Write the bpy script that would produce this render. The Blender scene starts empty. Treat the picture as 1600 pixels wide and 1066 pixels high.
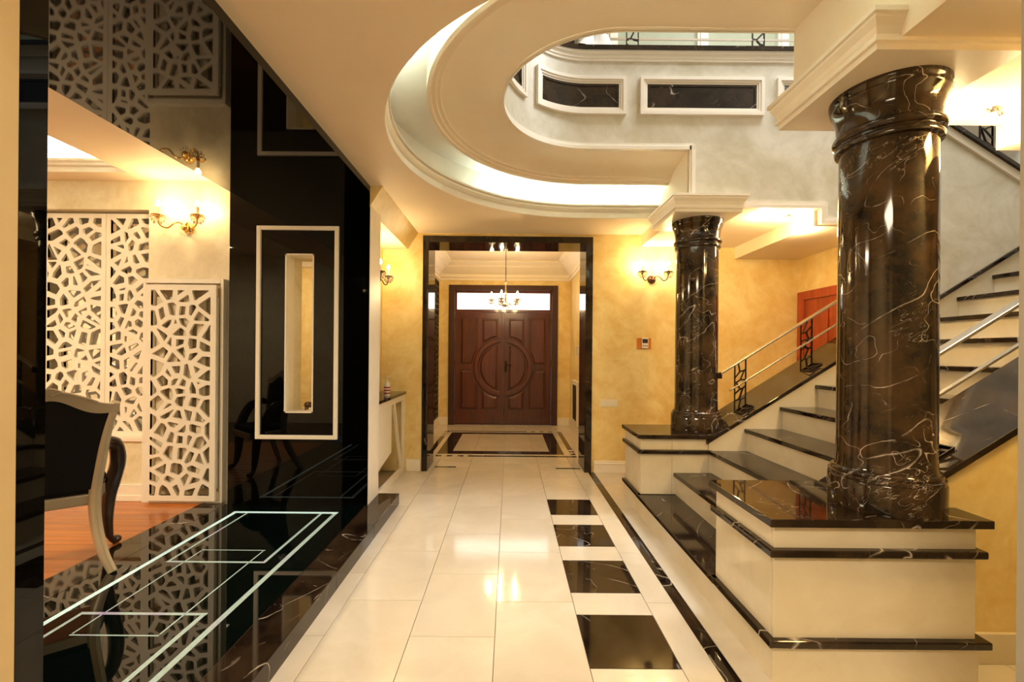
import bpy, bmesh, math, random
from mathutils import Vector, Matrix
from mathutils.geometry import tessellate_polygon
random.seed(7)
scene = bpy.context.scene
COL = scene.collection
pi = math.pi
R = math.radians

# ------------------------------------------------------------------ camera
cam_d = bpy.data.cameras.new('camera')
cam = bpy.data.objects.new('camera', cam_d); COL.objects.link(cam)
cam_d.sensor_width = 36.0
cam_d.lens = 700.0 / 1600.0 * 36.0
cam_d.shift_x = (800 - 796) / 1600.0
cam_d.shift_y = (551.2 - 533) / 1600.0
cam_d.clip_start = 0.05
cam.matrix_world = Matrix.Translation((0, 0, 1.4)) @ Matrix.Rotation(R(90), 4, 'X') @ Matrix.Rotation(0.0087, 4, 'Z')
scene.camera = cam

# ------------------------------------------------------------------ world, view
w = bpy.data.worlds.new('world'); scene.world = w; w.use_nodes = True
w.node_tree.nodes['Background'].inputs[0].default_value = (0.75, 0.85, 1.0, 1)
w.node_tree.nodes['Background'].inputs[1].default_value = 0.6
vs = scene.view_settings
vs.view_transform = 'Standard'; vs.look = 'None'; vs.gamma = 1.0; vs.use_curve_mapping = False
vs.exposure = 1.45

WARM = (1.0, 0.72, 0.36)
WARM2 = (1.0, 0.82, 0.57)
DAY = (0.90, 0.96, 1.0)

def area(name, loc, rot, sx, sy, power, color, spread=None):
    d = bpy.data.lights.new(name, 'AREA'); d.shape = 'RECTANGLE'; d.size = sx; d.size_y = sy
    d.energy = power; d.color = color
    if spread: d.spread = spread
    o = bpy.data.objects.new(name, d); COL.objects.link(o); o.location = loc; o.rotation_euler = rot
    return o
def point(name, loc, power, color, radius=0.03, parent=None):
    d = bpy.data.lights.new(name, 'POINT'); d.energy = power; d.color = color; d.shadow_soft_size = radius
    o = bpy.data.objects.new(name, d); COL.objects.link(o); o.location = loc
    if parent: o.parent = parent
    return o
# unseen area light added over the stair well for the upstairs daylight
area('added_well_daylight', (2.9, 3.15, 6.25), (0, 0, 0), 2.6, 1.1, 80, DAY)
# unseen warm fill lights added behind the camera and in the side passage
area('passage_fill_light', (0.0, -0.6, 2.74), (0, 0, 0), 0.9, 0.9, 40, WARM2)
area('side_passage_fill_light', (2.6, 1.45, 2.62), (0, 0, 0), 0.35, 0.35, 19, (1.0, 0.66, 0.24))
# unseen light added inside the tray to brighten the dining room
area('dining_fill_light', (-4.6, 1.2, 2.95), (0, 0, 0), 0.8, 0.8, 55, WARM2)

# ------------------------------------------------------------------ materials
def srgb(h):
    h = h.lstrip('#'); c = [int(h[i:i+2], 16) / 255 for i in (0, 2, 4)]
    return tuple(((x / 12.92) if x <= 0.04045 else ((x + 0.055) / 1.055) ** 2.4) for x in c) + (1,)
class NT:
    def __init__(s, name):
        s.m = bpy.data.materials.new(name); s.m.use_nodes = True
        s.t = s.m.node_tree; s.b = s.t.nodes['Principled BSDF']
    def n(s, typ, **kw):
        nd = s.t.nodes.new(typ)
        for k, v in kw.items():
            if k.startswith('_'): setattr(nd, k[1:], v)
            else: nd.inputs[k.replace('__', ' ')].default_value = v
        return nd
    def l(s, a, b): s.t.links.new(a, b)
    def pos(s): return s.n('ShaderNodeNewGeometry').outputs['Position']
    def mapping(s, vec, scale=(1, 1, 1), loc=(0, 0, 0), rot=(0, 0, 0)):
        m = s.n('ShaderNodeMapping'); s.l(vec, m.inputs[0])
        m.inputs['Scale'].default_value = scale; m.inputs['Location'].default_value = loc; m.inputs['Rotation'].default_value = rot
        return m.outputs[0]
    def noise(s, vec, scale, detail=4, rough=0.55, dist=0.0):
        n = s.n('ShaderNodeTexNoise', Scale=scale, Detail=detail, Roughness=rough, Distortion=dist); s.l(vec, n.inputs['Vector'])
        return n
    def ramp(s, fac, stops):
        r = s.n('ShaderNodeValToRGB'); s.l(fac, r.inputs[0])
        e = r.color_ramp.elements
        while len(e) < len(stops): e.new(0.5)
        for el, (p, c) in zip(e, stops): el.position = p; el.color = c if len(c) == 4 else tuple(c) + (1,)
        return r.outputs[0]
    def mix(s, fac, a, b, mode='MIX'):
        m = s.n('ShaderNodeMix', _data_type='RGBA', _blend_type=mode)
        for v, i in ((fac, 0), (a, 6), (b, 7)):
            if hasattr(v, 'links') or isinstance(v, bpy.types.NodeSocket): s.l(v, m.inputs[i])
            else: m.inputs[i].default_value = v
        return m.outputs[2]
    def math(s, op, a, b=0.0):
        m = s.n('ShaderNodeMath', _operation=op)
        for v, i in ((a, 0), (b, 1)):
            if isinstance(v, bpy.types.NodeSocket): s.l(v, m.inputs[i])
            else: m.inputs[i].default_value = v
        return m.outputs[0]
    def bump(s, h, strength=0.1, dist=0.01):
        b = s.n('ShaderNodeBump', Strength=strength, Distance=dist); s.l(h, b.inputs['Height']); s.l(b.outputs[0], s.b.inputs['Normal'])
    def set(s, **kw):
        for k, v in kw.items():
            inp = s.b.inputs[k.replace('_', ' ')]
            if isinstance(v, bpy.types.NodeSocket): s.l(v, inp)
            else: inp.default_value = v
        return s.m
def plain(name, col, rough=0.5, metal=0.0, spec=0.5, coat=0.0):
    t = NT(name); c = srgb(col) if isinstance(col, str) else tuple(col) + (1,)
    nz = t.noise(t.pos(), 9, 3)
    cc = t.mix(t.ramp(nz.outputs[0], [(0.3, (0, 0, 0)), (0.7, (1, 1, 1))]), tuple(x * 0.96 for x in c[:3]) + (1,), c)
    return t.set(Base_Color=cc, Roughness=rough, Metallic=metal, Specular_IOR_Level=spec, Coat_Weight=coat, Coat_Roughness=0.03)
def emis(name, col, strength):
    t = NT(name); c = tuple(col) + (1,)
    return t.set(Base_Color=c, Emission_Color=c, Emission_Strength=strength)

def marble_black(name, base=(0.010, 0.007, 0.005), cloud=(0.045, 0.027, 0.014), vein=(0.62, 0.55, 0.46), scale=1.0, dens=0.5, rough=0.05):
    t = NT(name); p = t.mapping(t.pos(), (scale,) * 3, rot=(0.5, 0.35, 0.6))
    nz = t.noise(p, 3.0, 5, 0.6)
    warp = t.mix(0.045, p, nz.outputs['Color'], 'ADD')
    def vein_l(st, rot, sc, wdt, lo, hi, seed, mst=(1, 1, 1)):
        v = t.noise(t.mapping(warp, st, loc=(seed, 1.7 * seed, 0.3 * seed), rot=rot), sc, 1.6, 0.42)
        d = t.math('ABSOLUTE', t.math('SUBTRACT', v.outputs[0], 0.5))
        lin = t.ramp(d, [(0.0, (1, 1, 1)), (wdt, (0, 0, 0))])
        mk = t.noise(t.mapping(warp, mst, loc=(seed * 2, seed, 1), rot=rot), 2.4, 4, 0.65)
        m = t.ramp(mk.outputs[0], [(lo, (0, 0, 0)), (hi, (1, 1, 1))])
        return t.mix(1.0, lin, m, 'MULTIPLY')
    v1 = vein_l((0.35, 2.8, 2.8), (0.3, 0.75, 0.5), 1.25, 0.005, 0.62 - 0.16 * dens, 0.72 - 0.12 * dens, 3.0)
    v2 = vein_l((3.0, 0.4, 3.0), (0.9, 0.2, 1.1), 1.6, 0.0042, 0.64 - 0.16 * dens, 0.74 - 0.12 * dens, 9.0)
    v3 = vein_l((0.9, 4.6, 4.6), (0.2, 0.9, 0.4), 7.0, 0.016, 0.70 - 0.14 * dens, 0.80 - 0.12 * dens, 15.0)
    vv = t.mix(1.0, t.mix(1.0, v1, v2, 'LIGHTEN'), v3, 'LIGHTEN')
    cl = t.noise(warp, 3.0, 6, 0.65)
    bc = t.mix(t.ramp(cl.outputs[0], [(0.38, (0, 0, 0)), (0.68, (1, 1, 1))]), tuple(base) + (1,), tuple(cloud) + (1,))
    c = t.mix(vv, bc, tuple(vein) + (1,))
    return t.set(Base_Color=c, Roughness=rough, Specular_IOR_Level=0.45)

def marble_cream(name, a, b, rough=0.12, rnd=0.06, vs_=2.0):
    t = NT(name); p = t.pos()
    oi = t.n('ShaderNodeObjectInfo')
    off = t.n('ShaderNodeVectorMath', _operation='SCALE'); t.l(oi.outputs['Location'], off.inputs[0]); off.inputs['Scale'].default_value = 3.1
    ad = t.n('ShaderNodeVectorMath', _operation='ADD'); t.l(p, ad.inputs[0]); t.l(off.outputs[0], ad.inputs[1])
    nz = t.noise(ad.outputs[0], vs_, 6, 0.6, 0.8)
    c = t.mix(t.ramp(nz.outputs[0], [(0.35, (0, 0, 0)), (0.75, (1, 1, 1))]), srgb(a), srgb(b))
    v = t.math('ADD', t.math('MULTIPLY', oi.outputs['Random'], rnd), 1.0 - rnd)
    hs = t.n('ShaderNodeHueSaturation'); t.l(c, hs.inputs['Color']); t.l(v, hs.inputs['Value'])
    fine = t.noise(ad.outputs[0], 40, 3)
    ro = t.math('ADD', t.math('MULTIPLY', fine.outputs[0], 0.08), rough - 0.04)
    return t.set(Base_Color=hs.outputs[0], Roughness=ro, Specular_IOR_Level=0.5)

def plaster(name, a, b, rough=0.42, sc=2.2, bumpy=0.12):
    t = NT(name); p = t.pos()
    n1 = t.noise(p, sc, 7, 0.62, 1.2); n2 = t.noise(p, sc * 5, 5, 0.6, 0.8)
    f = t.math('ADD', t.math('MULTIPLY', n1.outputs[0], 0.7), t.math('MULTIPLY', n2.outputs[0], 0.3))
    c = t.mix(t.ramp(f, [(0.38, (0, 0, 0)), (0.62, (1, 1, 1))]), srgb(a), srgb(b))
    t.bump(n2.outputs[0], bumpy, 0.004)
    ro = t.math('ADD', t.math('MULTIPLY', n2.outputs[0], 0.25), rough - 0.12)
    return t.set(Base_Color=c, Roughness=ro, Specular_IOR_Level=0.45)

def wood(name, a, b, axis='Z', rough=0.3, sc=1.0, coat=0.3):
    t = NT(name); p = t.pos()
    s3 = {'X': (0.6, 9, 9), 'Y': (9, 0.6, 9), 'Z': (9, 9, 0.6)}[axis]
    oi = t.n('ShaderNodeObjectInfo')
    off = t.n('ShaderNodeVectorMath', _operation='SCALE'); off.inputs[0].default_value = (3, 5, 7); t.l(oi.outputs['Random'], off.inputs['Scale'])
    ad = t.n('ShaderNodeVectorMath', _operation='ADD'); t.l(p, ad.inputs[0]); t.l(off.outputs[0], ad.inputs[1])
    m = t.mapping(ad.outputs[0], tuple(x * sc for x in s3))
    n1 = t.noise(m, 2.0, 6, 0.6, 1.0)
    c = t.mix(t.ramp(n1.outputs[0], [(0.3, (0, 0, 0)), (0.72, (1, 1, 1))]), srgb(a), srgb(b))
    hs = t.n('ShaderNodeHueSaturation'); t.l(c, hs.inputs['Color'])
    t.l(t.math('ADD', t.math('MULTIPLY', oi.outputs['Random'], 0.25), 0.85), hs.inputs['Value'])
    t.bump(n1.outputs[0], 0.06, 0.002)
    return t.set(Base_Color=hs.outputs[0], Roughness=rough, Coat_Weight=coat, Coat_Roughness=0.1)

M = {}
M['ceil'] = plaster('ceiling_paint', 'eedcc0', 'f2e3ca', 0.6, 0.8, 0.02)
M['yellow'] = plaster('yellow_stucco', 'e2c278', 'f2dfa4', 0.42, 2.0)
M['cream_pl'] = plaster('cream_stucco', 'd9cba6', 'efe6cc', 0.45, 2.4)
M['pearl'] = plaster('pearl_stucco', 'c8bea4', 'e0d8c8', 0.36, 1.7, 0.2)
M['trim'] = plain('white_trim_paint', 'f3e9d8', 0.35)
M['white'] = plain('white_lacquer', 'f0e8d6', 0.3)
M['lattice'] = plain('lattice_white_lacquer', 'efe7d6', 0.4)
M['bm'] = marble_black('black_marble', base=(0.007, 0.004, 0.003), dens=0.65)
M['bm_col'] = marble_black('column_marble', base=(0.011, 0.008, 0.006), cloud=(0.075, 0.040, 0.016), scale=1.9, dens=1.0, rough=0.07)
M['bm_dark'] = marble_black('casing_marble', dens=0.0)
M['cm'] = marble_cream('cream_marble_tile', 'd2c8b6', 'e2dacc', 0.10)
M['cm_st'] = marble_cream('cream_marble_stair', 'd9cdb2', 'e6dcc6', 0.10, 0.05, 3.0)
M['grout'] = plain('grout', 'a99574', 0.7)
M['black_gloss'] = plain('black_glass_panel', (0.001, 0.001, 0.001), 0.02, 0, 0.3, 0.0)
M['black_floor'] = plain('black_glass_floor', (0.001, 0.003, 0.0025), 0.015, 0, 0.5, 0.0)
M['black_ceil'] = plain('black_gloss_ceiling', (0.003, 0.002, 0.001), 0.03, 0, 0.42, 0.0)
M['mirror'] = plain('mirror_silver', (0.82, 0.82, 0.8), 0.02, 1.0)
M['mahog'] = wood('mahogany', '3a0f07', '662513', 'Z', 0.32)
M['mahog_x'] = wood('mahogany_cross', '3a0f07', '662513', 'X', 0.32)
M['mahog_d'] = wood('mahogany_dark', '2e0d06', '4a1a0c', 'Z', 0.35)
M['redwood'] = wood('red_wood', '8a2c0c', 'b64717', 'Z', 0.35)
M['plank'] = wood('parquet', '97480f', 'c8741e', 'X', 0.28, 0.7)
M['gold'] = plain('gold_metal', (0.85, 0.55, 0.18), 0.25, 1.0)
M['bronze'] = plain('dark_bronze', (0.10, 0.05, 0.025), 0.35, 0.8)
M['steel'] = plain('brushed_steel', (0.72, 0.68, 0.62), 0.25, 1.0)
M['iron'] = plain('dark_iron', (0.02, 0.010, 0.007), 0.4, 0.6)
M['silver'] = plain('silver_leaf_wood', 'c2b49a', 0.35, 0.3)
M['walnut'] = wood('dark_walnut', '2a1a10', '4a3322', 'Z', 0.3)
M['fabric'] = plain('black_upholstery', (0.008, 0.007, 0.008), 0.85, 0, 0.2)
M['candle'] = plain('candle_sleeve', 'f2e6cc', 0.5)
M['bulb'] = emis('bulb_glow', (1.0, 0.72, 0.36), 45)
M['led'] = emis('cove_led', (0.72, 0.97, 1.0), 16)
M['window'] = emis('bright_window_pane', (0.97, 0.99, 1.0), 1.0)
M['tan_plastic'] = plain('orange_wood_plate', 'd07a28', 0.4)
M['wplastic'] = plain('white_plastic', 'ece4d0', 0.4)
M['screen'] = plain('dark_screen', '3a3a34', 0.2)
M['cloth'] = plain('white_cloth', 'eae4da', 0.9)
M['green_wall'] = plaster('upstairs_paint', 'a9ad92', 'b6b9a2', 0.6, 1.0, 0.03)
def glass_mat():
    t = NT('crystal'); return t.set(Base_Color=(1, 0.97, 0.9, 1), Roughness=0.02, Transmission_Weight=0.9, IOR=1.5)
M['crystal'] = glass_mat()
def led_line():
    t = NT('floor_led_line'); p = t.pos()
    n1 = t.noise(p, 3.0, 3); n2 = t.noise(p, 60, 2)
    c = t.mix(t.ramp(n1.outputs[0], [(0.60, (0, 0, 0)), (0.68, (1, 1, 1))]), (0.50, 0.72, 0.58, 1), (0.55, 0.30, 0.62, 1))
    st = t.math('ADD', t.math('MULTIPLY', n2.outputs[0], 0.20), 0.015)
    return t.set(Base_Color=(0.3, 0.35, 0.3, 1), Emission_Color=c, Emission_Strength=st, Roughness=0.1)
M['ledline'] = led_line()
def led_line2():
    t = NT('floor_led_bright'); p = t.pos(); n2 = t.noise(p, 80, 2)
    return t.set(Base_Color=(0.4, 0.45, 0.4, 1), Emission_Color=(0.62, 0.90, 0.80, 1), Emission_Strength=t.math('ADD', t.math('MULTIPLY', n2.outputs[0], 0.36), 0.05), Roughness=0.1)
M['ledbright'] = led_line2()

# ------------------------------------------------------------------ mesh helpers
class MB:
    def __init__(s): s.v = []; s.f = []
    def add(s, vs, fs, mat=None):
        o = len(s.v)
        s.v += [tuple(mat @ Vector(v)) if mat is not None else tuple(v) for v in vs]
        s.f += [tuple(i + o for i in f) for f in fs]; return s
    def box(s, x0, x1, y0, y1, z0, z1, mat=None):
        vs = [(x, y, z) for z in (z0, z1) for y in (y0, y1) for x in (x0, x1)]
        return s.add(vs, [(0, 2, 3, 1), (4, 5, 7, 6), (0, 1, 5, 4), (2, 6, 7, 3), (0, 4, 6, 2), (1, 3, 7, 5)], mat)
    def prism(s, poly, a, b, axis='Z', mat=None):
        n = len(poly)
        def P(p, h):
            if axis == 'Z': return (p[0], p[1], h)
            if axis == 'Y': return (p[0], h, p[1])
            return (h, p[0], p[1])
        vs = [P(p, a) for p in poly] + [P(p, b) for p in poly]
        fs = [tuple(range(n - 1, -1, -1)), tuple(range(n, 2 * n))] + [(i, (i + 1) % n, n + (i + 1) % n, n + i) for i in range(n)]
        return s.add(vs, fs, mat)
    def lathe(s, prof, seg=32, c=(0, 0, 0), mat=None, cap=True):
        vs = []; fs = []; n = len(prof)
        for k in range(seg):
            a = 2 * pi * k / seg
            for r, z in prof: vs.append((c[0] + r * math.cos(a), c[1] + r * math.sin(a), c[2] + z))
        for k in range(seg):
            k2 = (k + 1) % seg
            for i in range(n - 1): fs.append((k * n + i, k2 * n + i, k2 * n + i + 1, k * n + i + 1))
        if cap:
            fs.append(tuple(k * n for k in range(seg))[::-1]); fs.append(tuple(k * n + n - 1 for k in range(seg)))
        return s.add(vs, fs, mat)
    def tube(s, pts, rad, seg=8, mat=None, sq=(1, 1)):
        pts = [Vector(p) for p in pts]; n = len(pts)
        rads = rad if isinstance(rad, (list, tuple)) else [rad] * n
        vs = []; fs = []; up = None
        for i, p in enumerate(pts):
            t = (pts[min(i + 1, n - 1)] - pts[max(i - 1, 0)]).normalized()
            if up is None: up = Vector((0, 0, 1)) if abs(t.z) < 0.9 else Vector((1, 0, 0))
            x = t.cross(up)
            if x.length < 1e-4: x = t.cross(Vector((0, 1, 0)))
            x.normalize(); y = x.cross(t).normalized(); up = y
            for k in range(seg):
                a = 2 * pi * (k + 0.5) / seg
                vs.append(p + (x * math.cos(a) * sq[0] + y * math.sin(a) * sq[1]) * rads[i])
        for i in range(n - 1):
            for k in range(seg):
                k2 = (k + 1) % seg
                fs.append((i * seg + k, i * seg + k2, (i + 1) * seg + k2, (i + 1) * seg + k))
        fs.append(tuple(range(seg))[::-1]); fs.append(tuple((n - 1) * seg + k for k in range(seg)))
        return s.add(vs, fs, mat)
    def sweep(s, path, norms, prof):
        """prof: list of (offset along the normal, z); path: 2d points"""
        n = len(prof); vs = []; fs = []
        for p, q in zip(path, norms):
            for d, z in prof: vs.append((p[0] + q[0] * d, p[1] + q[1] * d, z))
        for i in range(len(path) - 1):
            for k in range(n - 1): fs.append((i * n + k, (i + 1) * n + k, (i + 1) * n + k + 1, i * n + k + 1))
        return s.add(vs, fs)
    def sphere(s, c, r, seg=12, rings=8, sc=(1, 1, 1)):
        prof = [(r * math.sin(pi * i / rings), -r * math.cos(pi * i / rings)) for i in range(rings + 1)]
        prof[0] = (1e-4, -r); prof[-1] = (1e-4, r)
        return s.lathe(prof, seg, (0, 0, 0), Matrix.Translation(c) @ Matrix.Diagonal((sc[0], sc[1], sc[2], 1)))
    def build(s, name, mat, parent=None, smooth=None, bevel=0.0, local=False, recalc=True):
        me = bpy.data.meshes.new(name); me.from_pydata(s.v, [], s.f)
        if recalc:
            bm = bmesh.new(); bm.from_mesh(me); bmesh.ops.recalc_face_normals(bm, faces=bm.faces); bm.to_mesh(me); bm.free()
        if smooth:
            me.polygons.foreach_set('use_smooth', [True] * len(me.polygons)); me.set_sharp_from_angle(angle=R(smooth))
        me.materials.append(mat)
        o = bpy.data.objects.new(name, me); COL.objects.link(o)
        if parent:
            o.parent = parent
            if not local:
                L = parent.location
                o.location = (-L.x, -L.y, -L.z)
                if parent.parent: o.location = (0, 0, 0)
        if bevel:
            b = o.modifiers.new('bevel', 'BEVEL'); b.width = bevel; b.segments = 2; b.limit_method = 'ANGLE'; b.angle_limit = R(40)
        return o
def B(x0, x1, y0, y1, z0, z1): return MB().box(x0, x1, y0, y1, z0, z1)
def tag(o, label, cat=None, group=None, kind=None):
    o['label'] = label
    if cat: o['category'] = cat
    if group: o['group'] = group
    if kind: o['kind'] = kind
    return o
def struct(o, label): o['kind'] = 'structure'; o['label'] = label; return o
def thing(name, label, cat, loc=(0, 0, 0), rz=0.0, group=None):
    o = bpy.data.objects.new(name, None); COL.objects.link(o); o.empty_display_size = 0.1
    o.location = loc; o.rotation_euler = (0, 0, rz)
    return tag(o, label, cat, group)
def copy_tree(o, parent=None):
    c = o.copy(); COL.objects.link(c); c.parent = parent
    for ch in o.children: copy_tree(ch, c)
    return c
def instance(me_obj, parent, loc):
    c = me_obj.copy(); COL.objects.link(c); c.parent = parent; c.location = loc; return c

def clip(poly, nx, ny, c):
    out = []; n = len(poly)
    for i in range(n):
        a = poly[i]; b = poly[(i + 1) % n]
        da = a[0] * nx + a[1] * ny - c; db = b[0] * nx + b[1] * ny - c
        if da <= 0: out.append(a)
        if (da < 0 < db) or (db < 0 < da):
            t = da / (da - db); out.append((a[0] + (b[0] - a[0]) * t, a[1] + (b[1] - a[1]) * t))
    return out
def roundcut(poly, k=0.22):
    out = []; n = len(poly)
    for i in range(n):
        p = poly[i - 1]; a = poly[i]; b = poly[(i + 1) % n]
        out.append((a[0] + (p[0] - a[0]) * k, a[1] + (p[1] - a[1]) * k)); out.append((a[0] + (b[0] - a[0]) * k, a[1] + (b[1] - a[1]) * k))
    return out
def lattice(wd, ht, cols, rows, bar, border, thick, seed, jit=0.42):
    """pierced panel of irregular polygon holes, local x across, z up, y thickness, origin at lower left"""
    rnd = random.Random(seed); mb = MB()
    x0, x1, z0, z1 = border, wd - border, border, ht - border
    cw = (x1 - x0) / cols; ch = (z1 - z0) / rows
    pts = []
    for r in range(rows):
        for c in range(cols):
            pts.append((x0 + (c + 0.5 + rnd.uniform(-jit, jit) + (0.22 if r % 2 else -0.22)) * cw, z0 + (r + 0.5 + rnd.uniform(-jit, jit)) * ch))
    rect = [(x0, z0), (x1, z0), (x1, z1), (x0, z1)]
    lim = 3.2 * max(cw, ch); hy = thick / 2
    for i, p in enumerate(pts):
        outer = rect[:]; inner = rect[:]
        for j, q in enumerate(pts):
            if j == i: continue
            dx, dz = q[0] - p[0], q[1] - p[1]; L = math.hypot(dx, dz)
            if L > lim or L < 1e-6: continue
            nx, nz = dx / L, dz / L; c = (p[0] + q[0]) / 2 * nx + (p[1] + q[1]) / 2 * nz
            kk = 0.7 + 0.6 * (((i * 7919 + j * 7919 + i * j * 31) % 101) / 101.0)
            outer = clip(outer, nx, nz, c); inner = clip(inner, nx, nz, c - bar * kk / 2)
            if len(outer) < 3: break
        if len(outer) < 3: continue
        if len(inner) < 3:
            n = len(outer)
            for y in (-hy, hy): mb.add([(a, y, b) for a, b in outer], [tuple(range(n))])
            continue
        inner = roundcut(inner, 0.07)
        ps = [Vector((a, b, 0)) for a, b in outer]; qs = [Vector((a, b, 0)) for a, b in inner]
        tris = tessellate_polygon([ps, qs]); allp = ps + qs
        for y in (-hy, hy):
            mb.add([(v.x, y, v.y) for v in allp], [tuple(t) for t in tris])
        n = len(inner)
        mb.add([(a, -hy, b) for a, b in inner] + [(a, hy, b) for a, b in inner], [(k, (k + 1) % n, n + (k + 1) % n, n + k) for k in range(n)])
    if border > 0:
        mb.box(0, border, -hy, hy, 0, ht).box(wd - border, wd, -hy, hy, 0, ht).box(border, wd - border, -hy, hy, 0, border).box(border, wd - border, -hy, hy, ht - border, ht)
    return mb

# ================================================================== THE SETTING
# ---------------- hall floor: base with every tile a piece
ZC = 2.80           # hall ceiling
YD = 5.27           # far hall wall with the doorway
floor = struct(B(-2.2, 5.2, -2.6, 8.95, -0.10, -0.012).build('floor', M['grout']), 'polished cream marble tile floor with black marble inlays')
_tm = {}
def tile(x0, x1, y0, y1, mat, name='tile', g=0.0015, top=0.0):
    w_, d_ = round(x1 - x0 - 2 * g, 4), round(y1 - y0 - 2 * g, 4)
    if w_ <= 0.003 or d_ <= 0.003: return
    k = (w_, d_, mat.name)
    if k not in _tm:
        mb = MB(); e = 0.001
        vs = [(-w_/2, -d_/2, -0.012), (w_/2, -d_/2, -0.012), (w_/2, d_/2, -0.012), (-w_/2, d_/2, -0.012),
              (-w_/2, -d_/2, -e), (w_/2, -d_/2, -e), (w_/2, d_/2, -e), (-w_/2, d_/2, -e),
              (-w_/2+e, -d_/2+e, 0), (w_/2-e, -d_/2+e, 0), (w_/2-e, d_/2-e, 0), (-w_/2+e, d_/2-e, 0)]
        fs = [(8, 9, 10, 11)] + [(i, (i+1) % 4, 4+(i+1) % 4, 4+i) for i in range(4)] + [(4+i, 4+(i+1) % 4, 8+(i+1) % 4, 8+i) for i in range(4)]
        me = bpy.data.meshes.new(name); me.from_pydata(vs, [], fs); me.materials.append(mat); _tm[k] = me
    o = bpy.data.objects.new(name, _tm[k]); COL.objects.link(o); o.parent = floor; o.location = ((x0 + x1) / 2, (y0 + y1) / 2, top)
    return o
PY = 0.6255
def column(x0, x1, phase, ya, yb, mat=None):
    y = phase + PY * math.floor((ya - phase) / PY)
    while y < yb:
        tile(x0, x1, max(y, ya), min(y + PY, yb), mat or M['cm']); y += PY
YA = 0.35
column(-1.32, -0.90, 2.204, YA, YD); column(-0.90, -0.48, 2.522, YA, 5.44); column(-0.48, -0.06, 2.204, YA, 6.02)
column(-0.06, 0.37, 2.519, YA, 6.02); column(0.78, 0.937, 2.519, YA, 5.44)
# inlay column
y = 1.99 - 3 * 0.6285
for k in range(7):
    tile(0.37, 0.78, y, y + 0.41, M['bm'], 'black_tile'); tile(0.37, 0.78, y + 0.41, y + 0.6285, M['cm']); y += 0.6285
column(0.37, 0.78, 2.519, y, 6.02)
# black strip
y = YA
while y < YD:
    tile(0.937, 1.008, y, min(y + 1.25, YD), M['bm'], 'black_strip', 0.0008); y += 1.25
column(1.008, 1.43, 2.204, YA, YD)
for i in range(5):
    xa = 1.43 + i * 0.42
    column(xa, min(xa + 0.42, 3.39), 2.204 + 0.31 * (i % 2), 4.36, YD)
    column(xa, xa + 0.42, 2.204 + 0.31 * (i % 2), 1.1, 2.06)
# threshold bars and doorway tiles
tile(-0.90, -0.64, 5.44, 5.49, M['bm'], 'black_strip'); tile(0.57, 0.87, 5.41, 5.46, M['bm'], 'black_strip')
tile(-0.96, -0.90, YD, 6.02, M['cm']); tile(-0.90, -0.48, 5.49, 6.02, M['cm']); tile(-0.64, -0.48, 5.44, 5.49, M['cm'])
tile(0.78, 0.937, 5.46, 6.02, M['cm'])
# vestibule floor pattern
VX0, VX1, VY0, VY1 = -1.373, 1.175, 6.02, 8.66
tile(VX0, -0.96, 5.69, VY0, M['cm']); tile(0.937, VX1, 5.69, VY0, M['cm'])
xs = [-0.793, -0.48, -0.06, 0.35, 0.579]; ys = [6.36, 6.83, 7.68]
for i in range(4):
    for j in range(2): tile(xs[i], xs[i+1], ys[j], ys[j+1], M['cm'])
tile(-0.99, 0.765, 6.17, 6.36, M['bm'], 'black_strip', 0.0008); tile(-0.99, 0.765, 7.68, 7.83, M['bm'], 'black_strip', 0.0008)
tile(-0.99, -0.793, 6.36, 7.68, M['bm'], 'black_strip', 0.0008); tile(0.579, 0.765, 6.36, 7.68, M['bm'], 'black_strip', 0.0008)
# white ring around it
tile(-1.06, -0.99, 6.09, 7.92, M['cm']); tile(0.765, 0.856, 6.09, 7.92, M['cm'])
tile(-0.99, 0.765, 6.09, 6.17, M['cm']); tile(-0.99, 0.765, 7.83, 7.92, M['cm'])
# outer broken lines
tile(-0.55, 0.925, 6.035, 6.09, M['bm'], 'black_strip', 0.0008)
xx = -1.06
for k in range(3):
    tile(xx, xx + 0.07, 6.035, 6.09, M['cm']); tile(xx + 0.07, xx + 0.15, 6.035, 6.09, M['bm'], 'black_square'); xx += 0.15
tile(xx, -0.55, 6.035, 6.09, M['cm'])
tile(-1.10, 0.32, 7.92, 7.98, M['bm'], 'black_strip', 0.0008)
xx = 0.32
for k in range(3):
    tile(xx, xx + 0.07, 7.92, 7.98, M['cm']); tile(xx + 0.07, xx + 0.15, 7.92, 7.98, M['bm'], 'black_square'); xx += 0.15
tile(xx, 0.856, 7.92, 7.98, M['cm'])
tile(0.856, 0.925, 6.56, 7.98, M['bm'], 'black_strip', 0.0008); yy = 6.09
for k in range(3):
    tile(0.856, 0.925, yy, yy + 0.075, M['cm']); tile(0.856, 0.925, yy + 0.075, yy + 0.155, M['bm'], 'black_square'); yy += 0.155
tile(-1.13, -1.06, 6.09, 7.47, M['bm'], 'black_strip', 0.0008); yy = 7.47
for k in range(3):
    tile(-1.13, -1.06, yy, yy + 0.07, M['cm']); tile(-1.13, -1.06, yy + 0.07, yy + 0.15, M['bm'], 'black_square'); yy += 0.15
tile(VX0, -1.13, 6.02, 8.0, M['cm']); tile(0.925, VX1, 6.035, 8.0, M['cm'])
for i, xa in enumerate((-1.373, -0.9, -0.48, -0.06, 0.37, 0.78)):
    tile(xa, (-0.9, -0.48, -0.06, 0.37, 0.78, 1.175)[i], 7.99, 8.66, M['cm'])

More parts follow.
